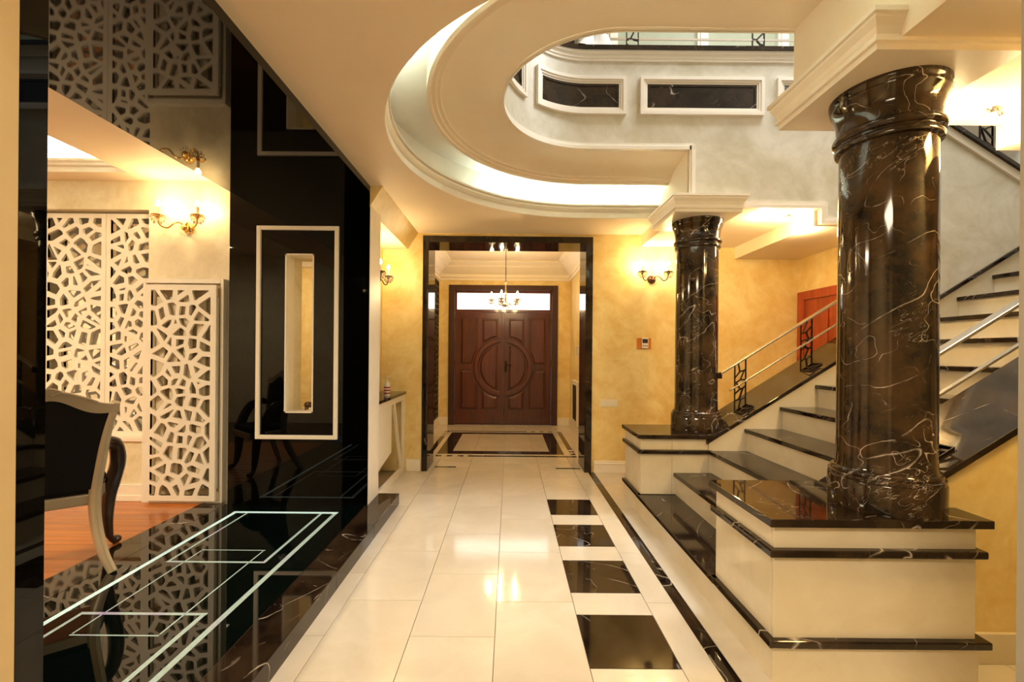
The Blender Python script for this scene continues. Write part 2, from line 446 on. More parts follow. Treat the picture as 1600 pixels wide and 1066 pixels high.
# ---------------- walls of the hall
struct(B(-1.34, -1.19, -2.5, 1.082, 0, ZC).build('wall_left', plaster('tan_plaster', 'c0a97e', 'c8b38a', 0.6, 1.0, 0.03)), 'cream plaster wall edge at the left of the photograph')
struct(B(1.25, 4.9, -2.5, 1.10, 0, 2.66).build('wall_right', plain('grey_paint', '9c978c', 0.6)), 'pale wall edge at the right of the photograph')
struct(B(-2.6, 5.0, -2.6, -2.5, 0, 6.3).build('wall_back', M['cream_pl']), 'cream wall behind the viewer')
mb = MB().box(-1.62, -0.965, YD, 5.69, 0, 3.2).box(0.897, 3.55, YD, 5.69, 0, 3.2).box(-0.965, 0.897, YD, 5.69, 2.70, 3.2)
struct(mb.build('wall_front', M['yellow']), 'yellow stucco wall around the black framed doorway')
mb = MB().box(1.0, 3.39, 5.25, YD, 0, 0.14).box(1.0, 3.39, 5.244, YD, 0.10, 0.115)
struct(mb.build('baseboard_front', M['trim'], bevel=0.004), 'cream baseboard right of the doorway')
struct(B(-1.20, -1.035, 5.25, YD, 0, 0.14).build('baseboard_front', M['trim'], bevel=0.004), 'short cream baseboard left of the doorway')
# black marble casing of the doorway
cas = thing('doorway_casing', 'glossy black marble casing framing the doorway to the vestibule', 'door frame', (0, YD, 0))
def casing_leg(x0, x1, name):
    return MB().box(x0, x1, YD - 0.02, 5.70, 0, 2.764).build(name, M['bm_dark'], cas, bevel=0.003)
casing_leg(-1.024, -0.955, 'jamb'); casing_leg(0.887, 0.971, 'jamb')
MB().box(-0.955, 0.887, YD - 0.02, 5.70, 2.69, 2.764).build('lintel', M['bm_dark'], cas, bevel=0.003)
# ---------------- vestibule
struct(B(VX0 - 0.1, VX0, 5.69, 8.9, 0, 3.3).build('wall_vestibule_left', M['yellow']), 'yellow stucco left wall of the vestibule')
struct(B(VX1, VX1 + 0.1, 5.69, 8.9, 0, 3.3).build('wall_vestibule_right', M['yellow']), 'yellow stucco right wall of the vestibule')
mb = MB().box(VX0, -1.175, 8.66, 8.8, 0, 3.3).box(0.928, VX1, 8.66, 8.8, 0, 3.3).box(-1.175, 0.928, 8.66, 8.8, 2.70, 3.3)
struct(mb.build('wall_vestibule_end', M['yellow']), 'yellow stucco wall around the front door')
struct(B(VX0 - 0.1, VX1 + 0.1, 5.5, 8.9, 3.13, 3.25).build('ceiling_vestibule', M['ceil']), 'cream vestibule ceiling')
path = [(VX0, 5.69), (VX0, 8.66), (VX1, 8.66), (VX1, 5.69)]; nr = [(1, 0), (1, -1), (-1, -1), (-1, 0)]
prof = [(0, 2.787), (0.03, 2.787), (0.03, 2.83), (0.05, 2.845), (0.05, 2.90), (0.09, 2.93), (0.15, 3.0), (0.19, 3.02), (0.19, 3.05), (0.25, 3.09), (0.27, 3.10), (0.27, 3.13)]
struct(MB().sweep(path, nr, prof).build('trim_1', M['trim'], smooth=35), 'deep cream cornice around the vestibule ceiling')
mb = MB().box(VX0, VX0 + 0.02, 5.7, 8.66, 0, 0.15).box(VX1 - 0.02, VX1, 5.7, 8.66, 0, 0.15).box(VX0, -1.18, 8.64, 8.66, 0, 0.15).box(0.935, VX1, 8.64, 8.66, 0, 0.15)
struct(mb.build('baseboard_vestibule', M['trim'], bevel=0.003), 'cream baseboard around the vestibule')

# ---------------- hall ceiling with the round cove
CXc, CYc, RO, RI = 0.737, 3.087, 1.551, 1.30
def arc(cx, cy, r, a0, a1, n): return [(cx + r * math.cos(R(a0 + (a1 - a0) * i / n)), cy + r * math.sin(R(a0 + (a1 - a0) * i / n))) for i in range(n + 1)]
XE = 1.535
outer = [(XE, CYc + RO)] + arc(CXc, CYc, RO, 90, 270, 72) + [(XE, CYc - RO)]
out_n = [(0, 1)] + [(math.cos(R(90 + 180 * i / 72)), math.sin(R(90 + 180 * i / 72))) for i in range(73)] + [(0, -1)]
poly = [(XE, -2.5)] + outer[::-1] + [(XE, YD), (-1.20, YD), (-1.20, -2.5)]
struct(MB().prism(poly, ZC, ZC + 0.02).build('ceiling', M['ceil']), 'cream hall ceiling around the round light cove')
# moulding and cove trough
prof = [(0.0, 2.80), (-0.004, 2.80), (-0.004, 2.845), (0.010, 2.85), (0.010, 2.862), (-0.006, 2.872), (-0.02, 2.895), (-0.02, 2.905), (-0.008, 2.908), (-0.008, 2.916), (-0.03, 2.92), (-0.03, 2.937), (0.0, 2.937), (0.0, 2.88), (0.12, 2.88)]
struct(MB().sweep(outer, out_n, prof).build('trim_2', M['trim'], smooth=30), 'stepped white moulding around the light cove')
prof = [(0.12, 2.87), (0.12, 3.17), (-0.30, 3.17)]
struct(MB().sweep(outer, out_n, prof).build('ceiling_cove', M['trim'], smooth=30), 'white inside of the light cove')
# ring soffit
VC = (0.646, 3.15); VR = 0.71
def ring_surface():
    mb = MB(); n = 72; rows = []
    ins = [(XE, VC[1] + VR)] + arc(VC[0], VC[1], VR, 90, 270, n) + [(XE, VC[1] - VR)]
    ous = [(XE, CYc + RI)] + arc(CXc, CYc, RI, 90, 270, n) + [(XE, CYc - RI)]
    prof = [(0.0, 3.17), (0.0, 3.05), (0.045, 3.05), (0.055, 3.064), (0.11, 3.068), (0.12, 3.082), (0.17, 3.086), (0.18, 3.10), (0.30, 3.125), (0.55, 3.152), (0.8, 3.163), (0.965, 3.167), (0.97, 3.162), (1.0, 3.162)]
    for f, z in prof: rows.append([(o[0] + (i[0] - o[0]) * f, o[1] + (i[1] - o[1]) * f, z) for o, i in zip(ous, ins)])
    m = len(ins); vs = [v for r in rows for v in r]
    fs = [(a * m + k, a * m + k + 1, (a + 1) * m + k + 1, (a + 1) * m + k) for a in range(len(rows) - 1) for k in range(m - 1)]
    return mb.add(vs, fs)
struct(ring_surface().build('ceiling_ring', M['ceil'], smooth=30), 'cream curved ring soffit between light cove and stair well')
# white LED strips of the cove
def led_arc(a0, a1, ext):
    pa = arc(CXc, CYc, RO + 0.06, a0, a1, 40); pn = [((x - CXc) / (RO + .06), (y - CYc) / (RO + .06)) for x, y in pa]
    if ext == 1: pa = [(XE - 0.03, pa[0][1])] + pa; pn = [pn[0]] + pn
    if ext == 2: pa = pa + [(XE - 0.03, pa[-1][1])]; pn = pn + [pn[-1]]
    return MB().sweep(pa, pn, [(-0.012, 2.886), (0.012, 2.886), (0.012, 2.896), (-0.012, 2.896), (-0.012, 2.886)])
tag(led_arc(90, 128, 1).build('led_strip', M['led']), 'white cove light strip glowing over the doorway side', 'light strip')
tag(led_arc(196, 270, 2).build('led_strip', M['led']), 'white cove light strip glowing on the near left side', 'light strip')

# ---------------- stair well walls (void)
def WP(s_, z, d):
    """point on the stair well wall: s along the wall (0 where the curve begins), d towards the well"""
    if s_ >= 0: return (VC[0] + s_, VC[1] + VR - d, z)
    a = -s_ / VR
    if a <= pi: return (VC[0] - (VR - d) * math.sin(a), VC[1] + (VR - d) * math.cos(a), z)
    return (VC[0] + (a - pi) * VR, VC[1] - VR + d, z)
YW = VC[1] + VR   # 3.86
far = [(0.646, 3.165), (1.57, 3.165), (1.57, 2.66), (2.665, 2.66), (2.665, 2.53), (3.2, 2.53), (3.2, 0), (4.85, 0), (4.85, 2.68), (2.78, 3.995), (0.646, 3.995)]
struct(MB().prism(far, YW, YW + 0.04, 'Y').build('wall_stair', M['pearl']), 'pearl stucco stair well wall with black marble panels')
def wall_sweep(s0, s1, n, prof, name, mat, lab, smooth=30):
    mb = MB(); rows = []
    for i in range(n + 1):
        s_ = s0 + (s1 - s0) * i / n
        rows += [WP(s_, z, d) for d, z in prof]
    k = len(prof)
    fs = [(i * k + j, (i + 1) * k + j, (i + 1) * k + j + 1, i * k + j + 1) for i in range(n) for j in range(k - 1)]
    mb.add(rows, fs)
    return struct(mb.build(name, mat, smooth=smooth), lab)
SB = -VR * pi
wall_sweep(0.001, SB, 60, [(0, 3.172), (0, 3.995), (-0.08, 3.995), (-0.08, 3.172)], 'wall_stair_curve', M['pearl'], 'curved pearl stucco end of the stair well')
struct(MB().box(0.646, 4.85, 2.36, 2.44, 3.18, 3.995).box(1.536, 4.85, 2.43, 2.4405, 2.661, 3.18).build('wall_stair_near', M['pearl']), 'near pearl stucco wall of the stair well')
# mouldings on the wall
wall_sweep(2.13, SB - 1.0, 90, [(0, 3.915), (0.012, 3.915), (0.012, 3.935), (0.02, 3.94), (0.02, 3.965), (0.035, 3.975), (0.035, 3.995), (0, 3.995)], 'trim_3', M['trim'], 'cream moulding under the gallery ledge')
cap = thing('gallery_ledge', 'black marble ledge on top of the stair well wall', 'ledge', WP(0, 3.995, 0))
def sweep_part(s0, s1, n, prof, name, mat, parent):
    mb = MB(); k = len(prof); rows = []
    for i in range(n + 1): rows += [WP(s0 + (s1 - s0) * i / n, z, d) for d, z in prof]
    mb.add(rows, [(i * k + j, (i + 1) * k + j, (i + 1) * k + j + 1, i * k + j + 1) for i in range(n) for j in range(k - 1)])
    return mb.build(name, mat, parent, smooth=35)
sweep_part(2.13, 0.0, 2, [(0.045, 3.995), (0.045, 4.032), (-0.28, 4.032), (-0.28, 3.995), (0.045, 3.995)], 'slab', M['bm'], cap)
sweep_part(0.0, SB, 60, [(0.045, 3.995), (0.045, 4.032), (-0.28, 4.032), (-0.28, 3.995), (0.045, 3.995)], 'curved_slab', M['bm'], cap)
# sloping ledge of the upper flight
slp = -0.635
def slope_prism(x0, z0, x1, z1, th, y0, y1): return MB().prism([(x0, z0), (x1, z1), (x1, z1 + th), (x0, z0 + th)], y0, y1, 'Y')
slope_prism(2.78, 3.995, 4.85, 2.68, 0.035, YW - 0.045, YW + 0.30).build('sloping_slab', M['bm'], cap)
slope_prism(2.78, 3.92, 4.85, 2.605, 0.075, YW - 0.02, YW).build('sloping_moulding', M['trim'], cap)
# edge mouldings along the lower rim of the wall
mb = MB()
def rim(pts, wd):
    for (xa, za), (xb, zb) in zip(pts, pts[1:]):
        for d, o in ((0.012, 0.0), (0.02, wd * 0.4)):
            x0, x1 = min(xa, xb), max(xa, xb); z0, z1 = min(za, zb), max(za, zb)
            mb.box(x0 - (wd - o if x0 == x1 else 0), x1 + (0 if x0 != x1 else 0.0), YW - d, YW, z0, z1 + (wd - o if z0 == z1 else 0))
mb.box(1.535, 1.585, YW - 0.012, YW - 0.0005, 2.77, 3.20).box(1.548, 1.570, YW - 0.02, YW - 0.012, 2.77, 3.20)
def ell(d0, d1, wd):
    mb.box(1.95, 2.665 + wd, YW - d1, YW - d0, 2.661, 2.66 + wd)
    mb.box(2.665, 2.665 + wd, YW - d1, YW - d0, 2.531 + wd, 2.6605)
    mb.box(2.665, 3.2, YW - d1, YW - d0, 2.531, 2.531 + wd - 0.0005)
ell(0.0005, 0.012, 0.06); ell(0.0125, 0.02, 0.03)
struct(mb.build('trim_4', M['trim']), 'white banded moulding along the lower rim of the stair well wall')
wall_sweep(0.93, SB - 0.9, 90, [(0.0, 3.160), (0.012, 3.160), (0.012, 3.19), (0.006, 3.195), (0.006, 3.212), (0, 3.212)], 'trim_5', M['trim'], 'white bead around the curved rim of the stair well')
# black inlay panels
def inlay(s0, s1, z0, z1, bw, bz, label, n=24):
    th = thing('wall_panel', label, 'wall panel', WP((s0 + s1) / 2, z0, 0))
    def strip(sa, sb, za, zb, prof_d, name, mat):
        mb = MB(); m = n if abs(sb - sa) > 0.1 else 2; rows = []
        for i in range(m + 1):
            s_ = sa + (sb - sa) * i / m
            rows += [WP(s_, za, 0), WP(s_, za, prof_d), WP(s_, zb, prof_d), WP(s_, zb, 0)]
        fs = [(i * 4 + j, (i + 1) * 4 + j, (i + 1) * 4 + j + 1, i * 4 + j + 1) for i in range(m) for j in range(3)] + [(0, 1, 2, 3), (m * 4, m * 4 + 3, m * 4 + 2, m * 4 + 1)]
        mb.add(rows, fs); return mb
    fr = MB()
    for d, k in ((0.028, 0.0), (0.020, 0.28), (0.012, 0.55)):
        for sa, sb, za, zb in ((s0, s1, z0 , z0 + bz), (s0, s1, z1 - bz, z1), (s0, s0 + bw, z0, z1), (s1 - bw, s1, z0, z1)):
            pass
    lay = ((0.0, 0.45, 0.030), (0.45, 0.75, 0.022), (0.75, 1.0, 0.014))
    for a, b, d in lay:
        for sa, sb, za, zb in ((s0 + a * bw, s1 - a * bw, z0 + a * bz, z0 + b * bz), (s0 + a * bw, s1 - a * bw, z1 - b * bz, z1 - a * bz), (s0 + a * bw, s0 + b * bw, z0 + b * bz, z1 - b * bz), (s1 - b * bw, s1 - a * bw, z0 + b * bz, z1 - b * bz)):
            q = strip(sa, sb, za, zb, d, '', None); fr.add(q.v, q.f)
    fr.build('panel_frame', M['trim'], th, smooth=25)
    q = strip(s0 + bw, s1 - bw, z0 + bz, z1 - bz, 0.008, '', None); q.build('marble_inlay', M['bm'], th, smooth=25)
    g = MB(); e = 0.02
    for sa, sb, za, zb in ((s0 + bw, s1 - bw, z0 + bz, z0 + bz + e), (s0 + bw, s1 - bw, z1 - bz - e, z1 - bz), (s0 + bw, s0 + bw + e, z0 + bz + e, z1 - bz - e), (s1 - bw - e, s1 - bw, z0 + bz + e, z1 - bz - e)):
        q = strip(sa, sb, za, zb, 0.014, '', None); g.add(q.v, q.f)
    g.build('inlay_edge', M['bm'], th, smooth=25)
inlay(-1.43, -0.61, 3.452, 3.778, 0.062, 0.062, 'black inlay panel mostly hidden at the left end of the curved wall')
inlay(-0.483, 0.337, 3.452, 3.778, 0.062, 0.062, 'curved black marble inlay panel in a white frame')
inlay(0.458, 1.52, 3.452, 3.778, 0.062, 0.062, 'long flat black marble inlay panel in a white frame')
inlay(1.633, 2.30, 3.452, 3.778, 0.062, 0.062, 'black inlay panel cut off by the near column beam')

# ---------------- passages on either side of the stairs: ceilings and beams
struct(B(XE, 4.9, -2.5, 2.44, 2.66, 3.6).build('ceiling_side_passage', M['ceil']), 'cream lowered ceiling over the near side passage')
struct(B(2.64, 4.9, 1.1, 2.44, 2.525, 2.66).build('trim_6', M['ceil']), 'dropped ceiling step in the near side passage')
struct(B(XE, 3.55, YW + 0.04, YD, 2.66, 3.6).build('ceiling_corridor', M['ceil']), 'cream corridor ceiling behind the far column')
struct(B(2.64, 3.55, YW + 0.04, YD, 2.525, 2.66).build('trim_7', M['ceil']), 'dropped ceiling step in the corridor')
struct(B(3.393, 3.5, YW + 0.04, YD, 0, 2.66).build('wall_corridor_end', M['yellow']), 'yellow stucco wall at the end of the corridor')
struct(B(4.85, 4.95, 1.1, YD + 0.2, 0, 6.3).build('wall_far_right', M['pearl']), 'pale wall beyond the top of the stairs')
# slab above the hall ceiling, open over the stair well
poly = [(XE, -2.5), (XE, 2.36)] + arc(VC[0], VC[1], VR + 0.08, 270, 90, 40) + [(XE, YW + 0.04), (XE, 5.7), (-2.6, 5.7), (-2.6, -2.5)]
struct(MB().prism(poly, 3.20, 3.80).build('floor_upstairs', M['ceil']), 'upper floor slab above the hall')
# column capitals (plaster blocks over the columns)
def capital_block(x0, x1, y0, y1, label, n):
    t = thing('capital_block', label, 'capital', ((x0 + x1) / 2, (y0 + y1) / 2, 2.615))
    cx, cy = (x0 + x1) / 2, (y0 + y1) / 2; hx, hy = (x1 - x0) / 2, (y1 - y0) / 2
    def loop(d, z): return [(cx - hx - d, cy - hy - d, z), (cx + hx + d, cy - hy - d, z), (cx + hx + d, cy + hy + d, z), (cx - hx - d, cy + hy + d, z)]
    prof = [(0, 2.615), (0.0, 2.64), (0.012, 2.645), (0.012, 2.662), (0.004, 2.668), (0.004, 2.675), (0.014, 2.70), (0.03, 2.725), (0.03, 2.737), (0.04, 2.742), (0.04, 2.762)]
    vs = [v for d, z in prof for v in loop(d, z)]; m = len(prof)
    fs = [(3, 2, 1, 0), tuple((m - 1) * 4 + i for i in range(4))] + [(a * 4 + i, a * 4 + (i + 1) % 4, (a + 1) * 4 + (i + 1) % 4, (a + 1) * 4 + i) for a in range(m - 1) for i in range(4)]
    MB().add(vs, fs).build('moulded_slab', M['trim'], t)
    return t
capital_block(1.445, 2.04, 1.775, 2.425, 'moulded cream capital block on top of the near black column', 1)
capital_block(1.405, 1.975, 3.815, 4.43, 'moulded cream capital block on top of the far black column', 2)

# ---------------- upstairs
struct(B(-2.6, 4.9, 5.6, 5.7, 3.8, 6.3).build('wall_upstairs', M['green_wall']), 'pale green upstairs wall')
struct(B(-2.7, -2.6, -2.5, 5.7, 3.2, 6.3).build('wall_upstairs_left', M['green_wall']), 'pale upstairs wall at the left')
struct(B(-2.7, 4.95, -2.6, 5.7, 6.3, 6.4).build('ceiling_upstairs', M['ceil']), 'upstairs ceiling')
struct(B(XE, 4.85, YW + 0.3, 5.6, 3.6, 3.8).build('floor_gallery', M['cm_st']), 'upper gallery floor')
mb = MB()
for xa in (1.18, 2.30, 3.30):
    mb.box(xa, xa + 0.13, 5.55, 5.6, 3.8, 6.0).box(xa + 0.03, xa + 0.10, 5.53, 5.6, 3.8, 6.0)
struct(mb.build('trim_8', M['trim']), 'white pilaster mouldings on the upstairs wall')
door_u = struct(B(0.62, 1.16, 5.57, 5.6, 3.8, 5.9).build('door_3', M['bm_dark']), 'dark upstairs door opening')
# railing on the gallery ledge
def lattice_post(parent, name, x, y, z0, z1, wd=0.10, seed=1, rows=4, shear=0.0):
    lm = lattice(wd, z1 - z0, 2, rows, 0.011, 0.007, 0.014, seed, 0.36)
    vs = [(vx + x - wd / 2, vy + y, vz + z0 + shear * (vx - wd / 2)) for vx, vy, vz in lm.v]
    m2 = MB(); m2.v = vs; m2.f = lm.f
    return m2.build(name, M['iron'], parent)
gr = thing('gallery_railing', 'steel and black lattice railing on the upstairs gallery ledge', 'railing', (1.6, 3.95, 4.032))
for i, x in enumerate((-0.05, 1.06, 2.17)): lattice_post(gr, 'post', x, 3.95, 4.032, 4.50, 0.11, 31 + i)
MB().box(0.2, 2.75, 3.93, 3.97, 4.50, 4.525).build('handrail', M['steel'], gr)
MB().box(0.2, 2.75, 3.944, 3.956, 4.165, 4.182).build('lower_rail', M['steel'], gr)
ur = thing('upper_stair_railing', 'black lattice railing of the upper flight above the stair well wall', 'railing', (3.8, 4.0, 3.45))
for i, x in enumerate((3.2, 3.72, 4.24)): lattice_post(ur, 'post', x, 4.0, 4.00 + slp * (x - 2.78), 4.44 + slp * (x - 2.78), 0.12, 41 + i, shear=slp)
slope_prism(2.78, 4.44, 4.8, 4.44 + slp * 2.02, 0.022, 3.98, 4.02).build('handrail', M['steel'], ur)
slope_prism(2.78, 4.16, 4.8, 4.16 + slp * 2.02, 0.016, 3.992, 4.008).build('lower_rail', M['steel'], ur)
# folded white cloth draped on the ledge
def cloth_heap():
    mb = MB(); rnd = random.Random(4); n = 28; m = 14; vs = []
    for i in range(n + 1):
        for j in range(m + 1):
            a = 2 * pi * i / n; t = j / m; r = (0.22 * (1 - t) ** 0.6 + 0.015) * (1 + 0.22 * math.sin(5 * a + 3 * t) + 0.10 * math.sin(11 * a))
            vs.append((r * 0.9 * math.cos(a) + 0.05 * math.sin(4 * t), r * 0.6 * math.sin(a), 0.32 * t + 0.03 * math.sin(3 * a) * t * (1 - t)))
    fs = [(i * (m + 1) + j, (i + 1) * (m + 1) + j, (i + 1) * (m + 1) + j + 1, i * (m + 1) + j + 1) for i in range(n) for j in range(m)]
    return mb.add(vs, fs)
o = cloth_heap().build('draped_cloth', M['cloth'], smooth=80); o.location = (0.68, 3.98, 4.032); o.rotation_euler = (0, 0, 0.3)
tag(o, 'crumpled white cloth lying on the upstairs gallery ledge', 'cloth')

# ================================================================== STAIRCASE
YN0, YF0 = 2.45, YW          # tread span
RISE, RUN = 0.191, 0.3022
def nose(k): return 1.113 if k == 1 else 1.415 + RUN * (k - 2)
st = thing('staircase', 'cream marble staircase with black marble treads rising to the right', 'staircase', (1.12, 3.15, 0))
for k in range(1, 14):
    x = nose(k); z = RISE * k
    y0, y1 = (1.916, 4.366) if k == 1 else (YN0, YF0)
    MB().box(x + 0.025, x + 0.06, y0, y1, z - RISE, z - 0.033).build('riser', M['cm_st'], st)
    x2 = nose(k + 1) + 0.06
    if k == 1:
        MB().box(x - 0.005, x2, YN0 - 0.03, YF0 + 0.03, z - 0.033, z).build('tread', M['bm'], st, bevel=0.005)
    else:
        MB().box(x, x2 if k < 13 else 4.85, y0 + 0.002, y1 - 0.014, z - 0.033, z).build('tread', M['bm'], st, bevel=0.005)
# stringer walls with sloping ledges
def CF(x): return 0.699 + 0.633 * (x - 1.758)
def CN(x): return 0.876 + 0.633 * (x - 1.982)
ft = 0.035
x_e = 4.85
poly = [(1.72, 0), (x_e, 0), (x_e, CF(x_e) - ft), (1.72, CF(1.72) - ft)]
MB().prism(poly, YF0 - 0.012, YF0 + 0.02, 'Y').build('stringer_facing', M['cm_st'], st)
poly2 = [(1.72, 0), (3.2, 0), (3.2, CF(3.2) - ft), (1.72, CF(1.72) - ft)]
MB().prism(poly2, YF0 + 0.02, YF0 + 0.44, 'Y').build('stringer_core', M['yellow'], st)
MB().prism([(1.70, CF(1.70) - ft), (3.25, CF(3.25) - ft), (3.25, CF(3.25)), (1.70, CF(1.70))], YF0 - 0.025, YF0 + 0.46, 'Y').build('stringer_ledge', M['bm'], st, bevel=0.003)
MB().prism([(3.25, CF(3.25) - ft), (x_e, CF(x_e) - ft), (x_e, CF(x_e)), (3.25, CF(3.25))], YF0 - 0.025, YF0, 'Y').build('stringer_ledge', M['bm'], st, bevel=0.003)
poly = [(1.95, 0), (x_e, 0), (x_e, CN(x_e) - ft), (1.95, CN(1.95) - ft)]
MB().prism(poly, 2.43, YN0, 'Y').build('stringer_facing', M['cm_st'], st)
MB().prism(poly, 2.054, 2.43, 'Y').build('stringer_core', M['yellow'], st)
MB().prism([(1.72, CN(1.72) - ft), (x_e, CN(x_e) - ft), (x_e, CN(x_e)), (1.72, CN(1.72))], 2.03, YN0 + 0.03, 'Y').build('stringer_ledge', M['bm'], st, bevel=0.003)
MB().box(2.01, 4.85, 2.036, 2.054, 0, 0.14).build('baseboard', M['cm_st'], st, bevel=0.003)

# pedestals
def pedestal(x0, x1, y0, y1, label, seams, backopen=False):
    t = thing('column_pedestal', label, 'pedestal', ((x0 + x1) / 2, (y0 + y1) / 2, 0))
    o = 0.028
    MB().box(x0 - 0.004, x1 + 0.01, y0 - 0.004, y1 + 0.002, 0.0, 0.158).build('base_course', M['cm_st'], t)
    MB().box(x0 - o, x1 + o + 0.02, y0 - o, y1 + o * 0.5, 0.158, 0.191).build('lower_band', M['bm'], t, bevel=0.006)
    # facing slabs of the main body and of the course under the top
    for z0, z1 in ((0.191, 0.542), (0.575, 0.672)):
        MB().box(x0 + 0.022, x1 - 0.003, y0 + 0.022, y1 - 0.003, z0, z1).build('core', M['grout'], t)
        xs_ = [x0] + seams + [x1]
        for a, b in zip(xs_, xs_[1:]):
            MB().box(a + 0.001, b - 0.001, y0, y0 + 0.02, z0, z1).build('facing_slab', M['cm_st'], t, bevel=0.0015)
        MB().box(x0, x0 + 0.02, y0 + 0.022, y1, z0, z1).build('facing_slab', M['cm_st'], t, bevel=0.0015)
        MB().box(x1 - 0.02 + 0.018, x1, y0 + 0.022, y1, z0, z1).build('facing_slab', M['cm_st'], t)
    MB().box(x0 - o, x1 + o, y0 - o, y1 + o * 0.5, 0.542, 0.575).build('middle_band', M['bm'], t, bevel=0.006)
    MB().box(x0 - o - 0.002, x1 + o + 0.02, y0 - o - 0.002, y1 + o, 0.672, 0.707).build('top_slab', M['bm'], t, bevel=0.003)
    return t
pedestal(1.138, 2.003, 1.916, 2.45, 'large cream marble pedestal with black bands under the near column', [])
pedestal(1.138, 1.72, 3.862, 4.366, 'cream marble pedestal with black bands under the far column', [1.41])

# columns
def marble_column(x, y, label):
    t = thing('marble_column', label, 'column', (x, y, 0.707))
    MB().lathe([(0.0, 0.707), (0.216, 0.707), (0.218, 0.715), (0.218, 0.835), (0.215, 0.84)], 64, (x, y, 0), cap=False).build('base', M['bm_col'], t, smooth=35)
    MB().lathe([(0.214, 0.84), (0.216, 0.848), (0.214, 0.858), (0.204, 0.862), (0.206, 0.870), (0.203, 0.878), (0.193, 0.884)], 64, (x, y, 0), cap=False).build('base_ring', M['bm_col'], t, smooth=50)
    MB().lathe([(0.193, 0.884), (0.187, 0.90), (0.185, 0.95), (0.1845, 1.6), (0.182, 2.36)], 64, (x, y, 0), cap=False).build('shaft', M['bm_col'], t, smooth=35)
    MB().lathe([(0.182, 2.36), (0.198, 2.365), (0.202, 2.378), (0.198, 2.39), (0.192, 2.393), (0.192, 2.402), (0.206, 2.408), (0.211, 2.422), (0.206, 2.436), (0.196, 2.44)], 64, (x, y, 0), cap=False).build('neck_ring', M['bm_col'], t, smooth=50)
    MB().lathe([(0.196, 2.44), (0.194, 2.46), (0.196, 2.50), (0.205, 2.54), (0.216, 2.565), (0.22, 2.575), (0.22, 2.59), (0.224, 2.595), (0.224, 2.615), (0.0, 2.615)], 64, (x, y, 0), cap=False).build('capital', M['bm_col'], t, smooth=40)
    return t
marble_column(1.752, 2.09, 'big round black marble column on the near pedestal')
marble_column(1.726, 4.14, 'round black marble column on the far pedestal behind the stairs')

# stair railings
def railing(Cf, yc, x0, x1, posts, label, seed):
    t = thing('stair_railing', label, 'railing', (x0, yc, Cf(x0)))
    k = 0.633
    MB().prism([(x0, Cf(x0) + 0.425), (x1, Cf(x1) + 0.425), (x1, Cf(x1) + 0.445), (x0, Cf(x0) + 0.445)], yc - 0.028, yc + 0.028, 'Y').build('handrail', M['steel'], t, bevel=0.003)
    MB().prism([(x0 + 0.08, Cf(x0 + 0.08) + 0.225), (x1, Cf(x1) + 0.225), (x1, Cf(x1) + 0.241), (x0 + 0.08, Cf(x0 + 0.08) + 0.241)], yc - 0.03, yc - 0.008, 'Y').build('lower_rail', M['steel'], t, bevel=0.002)
    for i, xp in enumerate(posts):
        p = lattice_post(t, 'post', xp, yc + 0.004, Cf(xp), Cf(xp) + 0.425, 0.105, seed + i, 5, k)
        lm = lattice(0.105, 0.13, 2, 2, 0.011, 0.006, 0.012, seed + 50 + i, 0.3)
        m2 = MB(); m2.v = [(vx + xp - 0.0525, yc - vz, Cf(xp) + k * (vx - 0.0525) + 0.008 + vy) for vx, vy, vz in lm.v]; m2.f = lm.f
        m2.build('post_foot', M['iron'], t)
    if x0 < 2.0: MB().box(x0 - 0.03, x0 + 0.01, yc - 0.02, yc + 0.02, Cf(x0) + 0.39, Cf(x0) + 0.44).build('wall_bracket', M['iron'], t)
    return t
railing(CF, 4.05, 1.905, 3.25, (2.09, 2.685), 'steel handrail on black lattice posts along the far side of the stairs', 61)
railing(CN, 2.25, 1.96, 4.6, (2.06, 2.66, 3.26, 3.86), 'steel handrail beside the near column in the foreground', 71)

# ================================================================== LEFT SIDE: platform, black wall, dining room
ZP = 0.10
XM0, XM1 = -1.205, -1.0     # marble kerb
XG0, XG1 = -2.385, -1.205   # glass floor
XW = -2.60                  # wooden floor begins
plat = struct(B(XW, -1.03, 1.15, 4.05, -0.012, 0.068).build('floor_platform', M['bm_dark']), 'raised black platform with glass floor and light lines')
ys = [0.9, 1.75, 2.62, 3.35, 4.11]
for a, b in zip(ys, ys[1:]):
    MB().box(XM0, XM1, a + 0.0006, b - 0.0006, 0.0, ZP).build('kerb_slab', M['bm'], plat, bevel=0.002)
for a, b in zip([1.15, 2.1, 3.0, 3.79], [2.1, 3.0, 3.79]):
    MB().box(XW, XG0, a + 0.0006, b - 0.0006, 0.0, ZP).build('border_slab', M['bm'], plat)
MB().box(XG0 + 0.002, XG1 - 0.002, 1.15, 3.79, 0.07, ZP - 0.001).build('glass_panel', M['black_floor'], plat)
def line(x0, y0, x1, y1, wd, mat='ledline'):
    h = wd / 2
    if x0 == x1: bx_ = (x0 - h, x0 + h, min(y0, y1) - h, max(y0, y1) + h)
    else: bx_ = (min(x0, x1) - h, max(x0, x1) + h, y0 - h, y0 + h)
    MB().box(*bx_, ZP - 0.0015, ZP - 0.0004).build('light_line', M[mat], plat)
line(-2.19, 3.60, -1.385, 3.60, 0.034, 'ledbright'); line(-2.19, 1.35, -2.19, 3.566, 0.030, 'ledbright'); line(-1.385, 1.35, -1.385, 3.566, 0.030)
line(-2.085, 2.765, -2.085, 3.575, 0.015); line(-1.495, 2.77, -1.495, 3.572, 0.020); line(-2.085, 2.75, -1.495, 2.75, 0.019)
